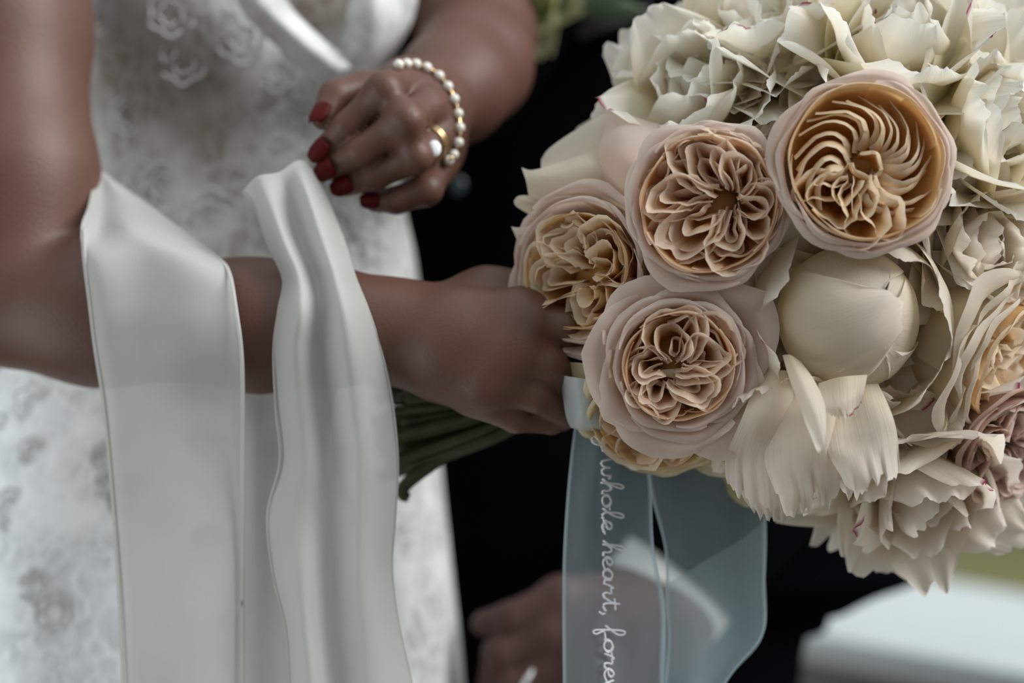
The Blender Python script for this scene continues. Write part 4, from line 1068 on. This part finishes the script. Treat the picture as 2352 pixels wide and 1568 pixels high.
Ep = [[(1470, 950, .050), (1560, 950, .045), (1660, 960, .050), (1740, 980, .050)],
      [(1492, 1120, .040), (1580, 1120, .034), (1680, 1140, .046), (1758, 1160, .040)],
      [(1527, 1265, .036), (1590, 1260, .030), (1680, 1260, .044), (1762, 1240, .036)],
      [(1530, 1390, .034), (1600, 1370, .030), (1690, 1360, .040), (1758, 1350, .034)],
      [(1535, 1460, .034), (1600, 1460, .030), (1690, 1460, .040), (1755, 1455, .034)],
      [(1528, 1568, .034), (1580, 1568, .030), (1630, 1568, .036), (1675, 1560, .032)],
      [(1500, 1800, .034), (1520, 1780, .030), (1540, 1770, .034), (1560, 1760, .032)]]
oe = cloth('organza_ribbon', Ep, MT['organza'], nr=120, nc=60, wob=.006, freq=18, thick=0)
Fp = [[(1512, 1352, .052), (1600, 1300, .050), (1690, 1245, .052), (1756, 1195, .050)],
      [(1520, 1400, .050), (1600, 1370, .046), (1690, 1340, .052), (1757, 1310, .048)],
      [(1524, 1480, .050), (1600, 1470, .046), (1685, 1465, .052), (1752, 1455, .048)],
      [(1524, 1568, .050), (1580, 1568, .046), (1630, 1568, .052), (1672, 1562, .048)],
      [(1500, 1800, .050), (1520, 1780, .046), (1540, 1770, .050), (1560, 1760, .048)]]
cloth('folded_layer', Fp, MT['organza'], oe, nr=80, nc=50, wob=.005, freq=40, thick=0)
tag(oe, 'plain sheer organza ribbon tail beside the one with handwriting', 'ribbon')
Lp = [[(1285, 860, .008), (1310, 865, -.006), (1345, 870, -.010), (1400, 880, -.005)],
      [(1292, 905, .010), (1318, 908, -.006), (1350, 912, -.010), (1405, 930, -.004)],
      [(1300, 955, .012), (1325, 972, .000), (1350, 975, -.004), (1410, 980, .0)],
      [(1312, 982, .022), (1335, 988, .018), (1360, 988, .016), (1420, 985, .018)],
      [(1315, 965, .034), (1335, 960, .036), (1360, 955, .036), (1420, 950, .034)],
      [(1320, 900, .036), (1340, 900, .038), (1365, 900, .038), (1430, 900, .036)]]
cloth('ribbon_loop', Lp, MT['organza_thick'], org, nr=60, nc=30, thick=0)
# handwriting: running down the ribbon, strokes as thin painted lines ("...y whole heart, fore...")
GL = {
 'y': [[(0, .9), (.1, .2), (.35, .05), (.55, .3), (.6, .9), (.6, .2), (.5, -.7), (.2, -1.0), (.05, -.7), (.4, -.2), (.95, .2)]],
 'w': [[(0, .9), (.1, .1), (.3, 0), (.45, .3), (.5, .8), (.55, .2), (.75, 0), (.95, .3), (1.0, .9), (1.2, .7)]],
 'h': [[(0, .1), (.35, 1.0), (.55, 2.0), (.42, 2.2), (.28, 1.6), (.2, 0), (.3, .6), (.55, .95), (.7, .6), (.7, .1), (.95, .05)]],
 'o': [[(.45, .95), (.1, .7), (.08, .2), (.4, 0), (.7, .3), (.65, .8), (.4, .95), (.6, .75), (.95, .8)]],
 'l': [[(0, .1), (.4, 1.1), (.55, 2.0), (.4, 2.2), (.25, 1.5), (.25, .3), (.45, 0), (.75, .2)]],
 'e': [[(0, .3), (.4, .45), (.55, .75), (.35, .98), (.12, .7), (.12, .25), (.4, 0), (.85, .25)]],
 'a': [[(.65, .8), (.35, .98), (.08, .6), (.15, .1), (.45, .05), (.65, .5), (.68, .9), (.68, .2), (.95, .1)]],
 'r': [[(0, .1), (.2, .9), (.3, 1.0), (.32, .8), (.6, .85), (.55, .3), (.65, 0), (.9, .15)]],
 't': [[(0, .1), (.3, .9), (.4, 1.7), (.35, .3), (.5, 0), (.8, .2)], [(.05, 1.15), (.75, 1.25)]],
 ',': [[(.2, .1), (.25, -.1), (.1, -.45)]],
 'f': [[(0, .2), (.5, 1.3), (.55, 2.0), (.38, 2.2), (.28, 1.5), (.25, -.6), (.35, -1.1), (.5, -.8), (.35, 0), (.9, .2)]],
 'v': [[(0, .9), (.2, .1), (.35, 0), (.6, .9), (.8, .8)]],
 'm': [[(0, .1), (.1, .9), (.15, 0), (.3, .8), (.45, .9), (.5, 0), (.65, .8), (.8, .9), (.9, .1), (1.1, .1)]]}
xadv = {'y': .95, 'w': 1.2, 'h': .92, 'o': .85, 'l': .7, 'e': .75, 'a': .9, 'r': .85, 't': .75, ',': .45, 'f': .85, ' ': .5, 'v': .8, 'm': 1.1}
adv = 0.0; st = []
gx, gy = [], []
for ch in 'my whole heart, forever':
    for s_ in GL.get(ch, []): st.append([(adv + a, b) for a, b in s_])
    adv += xadv[ch]
# baseline runs down at px 1378, letters' tops point to the right
px_unit, py_unit = 22.0, 38.0
def ribbon_y(px, py):
    Gd = RIB
    q = (Gd[..., 3] - px) ** 2 + (Gd[..., 4] - py) ** 2; i = np.unravel_index(np.argmin(q), q.shape); return Gd[i][1]
G_, _ = sheet(Dp, 120, 60)
RIB = np.zeros(G_.shape[:2] + (5,)); RIB[..., :3] = G_; dd = D0 + G_[..., 1]
RIB[..., 3] = 1176 + G_[..., 0] * F / dd; RIB[..., 4] = 784 - (G_[..., 2] - ZC) * F / dd
parts = []
for s_ in st:
    c = catmull(np.array(s_, float), max(8, len(s_) * 6))
    pth = []
    for (tx, ty) in c:
        px = 1381 + ty * px_unit + .012 * (tx * py_unit); py = 958 + tx * py_unit
        pth.append(P(px, py, ribbon_y(px, py) - .0042))
    parts.append(tube(pth, .0010, 5, flat=.5))
V_, F_, U_ = join(parts)
lt = link('lettering', mesh('lettering', V_, F_), MT['ink'], org)
tag(lt, 'white cursive handwriting reading whole heart')

# ---------------------------------------------------------------- boutonniere on the groom
bo = tag(link('boutonniere', None), 'greenish cream flower with leaves pinned to the black jacket', 'boutonniere')
for l, (n, Lg, a0, a1) in enumerate(((5, 1.2, 1.2, 1.4), (5, 1.0, .8, .9), (4, .8, .4, .3))):
    for k in range(n):
        V, Fq, UV = petal_pts(Lg, .5, a0, a1, cup=.8, ruff=.1, seed=k + l * 9, nu=9, nv=9)
        V = rotz(V - np.array([0, 0, .4]), 2 * math.pi * (k + .4 * l) / n)
        c_, B_ = frame(1215, 10, .40, (-.1, -1, -.1)); Vw = (V * M(115, .40)) @ B_ + c_
        link('petal', mesh('petal', Vw, Fq, UV), MT['lime'], bo)
for (x0, y0, x1, y1, w) in ((1290, 20, 1420, -10, .012), (1300, 10, 1480, 25, .010), (1280, 0, 1380, -60, .014)):
    a_, b_ = P(x0, y0, .405), P(x1, y1, .40); t = b_ - a_; V = []
    for j in range(12):
        v = j / 11; ww = w * math.sin(math.pi * (v * .92 + .04)) ** .8
        for i in range(5):
            u = i / 4 * 2 - 1; V.append(a_ + t * v + np.array([0, -.003 * (1 - u * u), ww * u]))
    link('leaf', mesh('leaf', V, grid_faces(12, 5)), MT['leaf'], bo)
print('COUNT', COUNT)
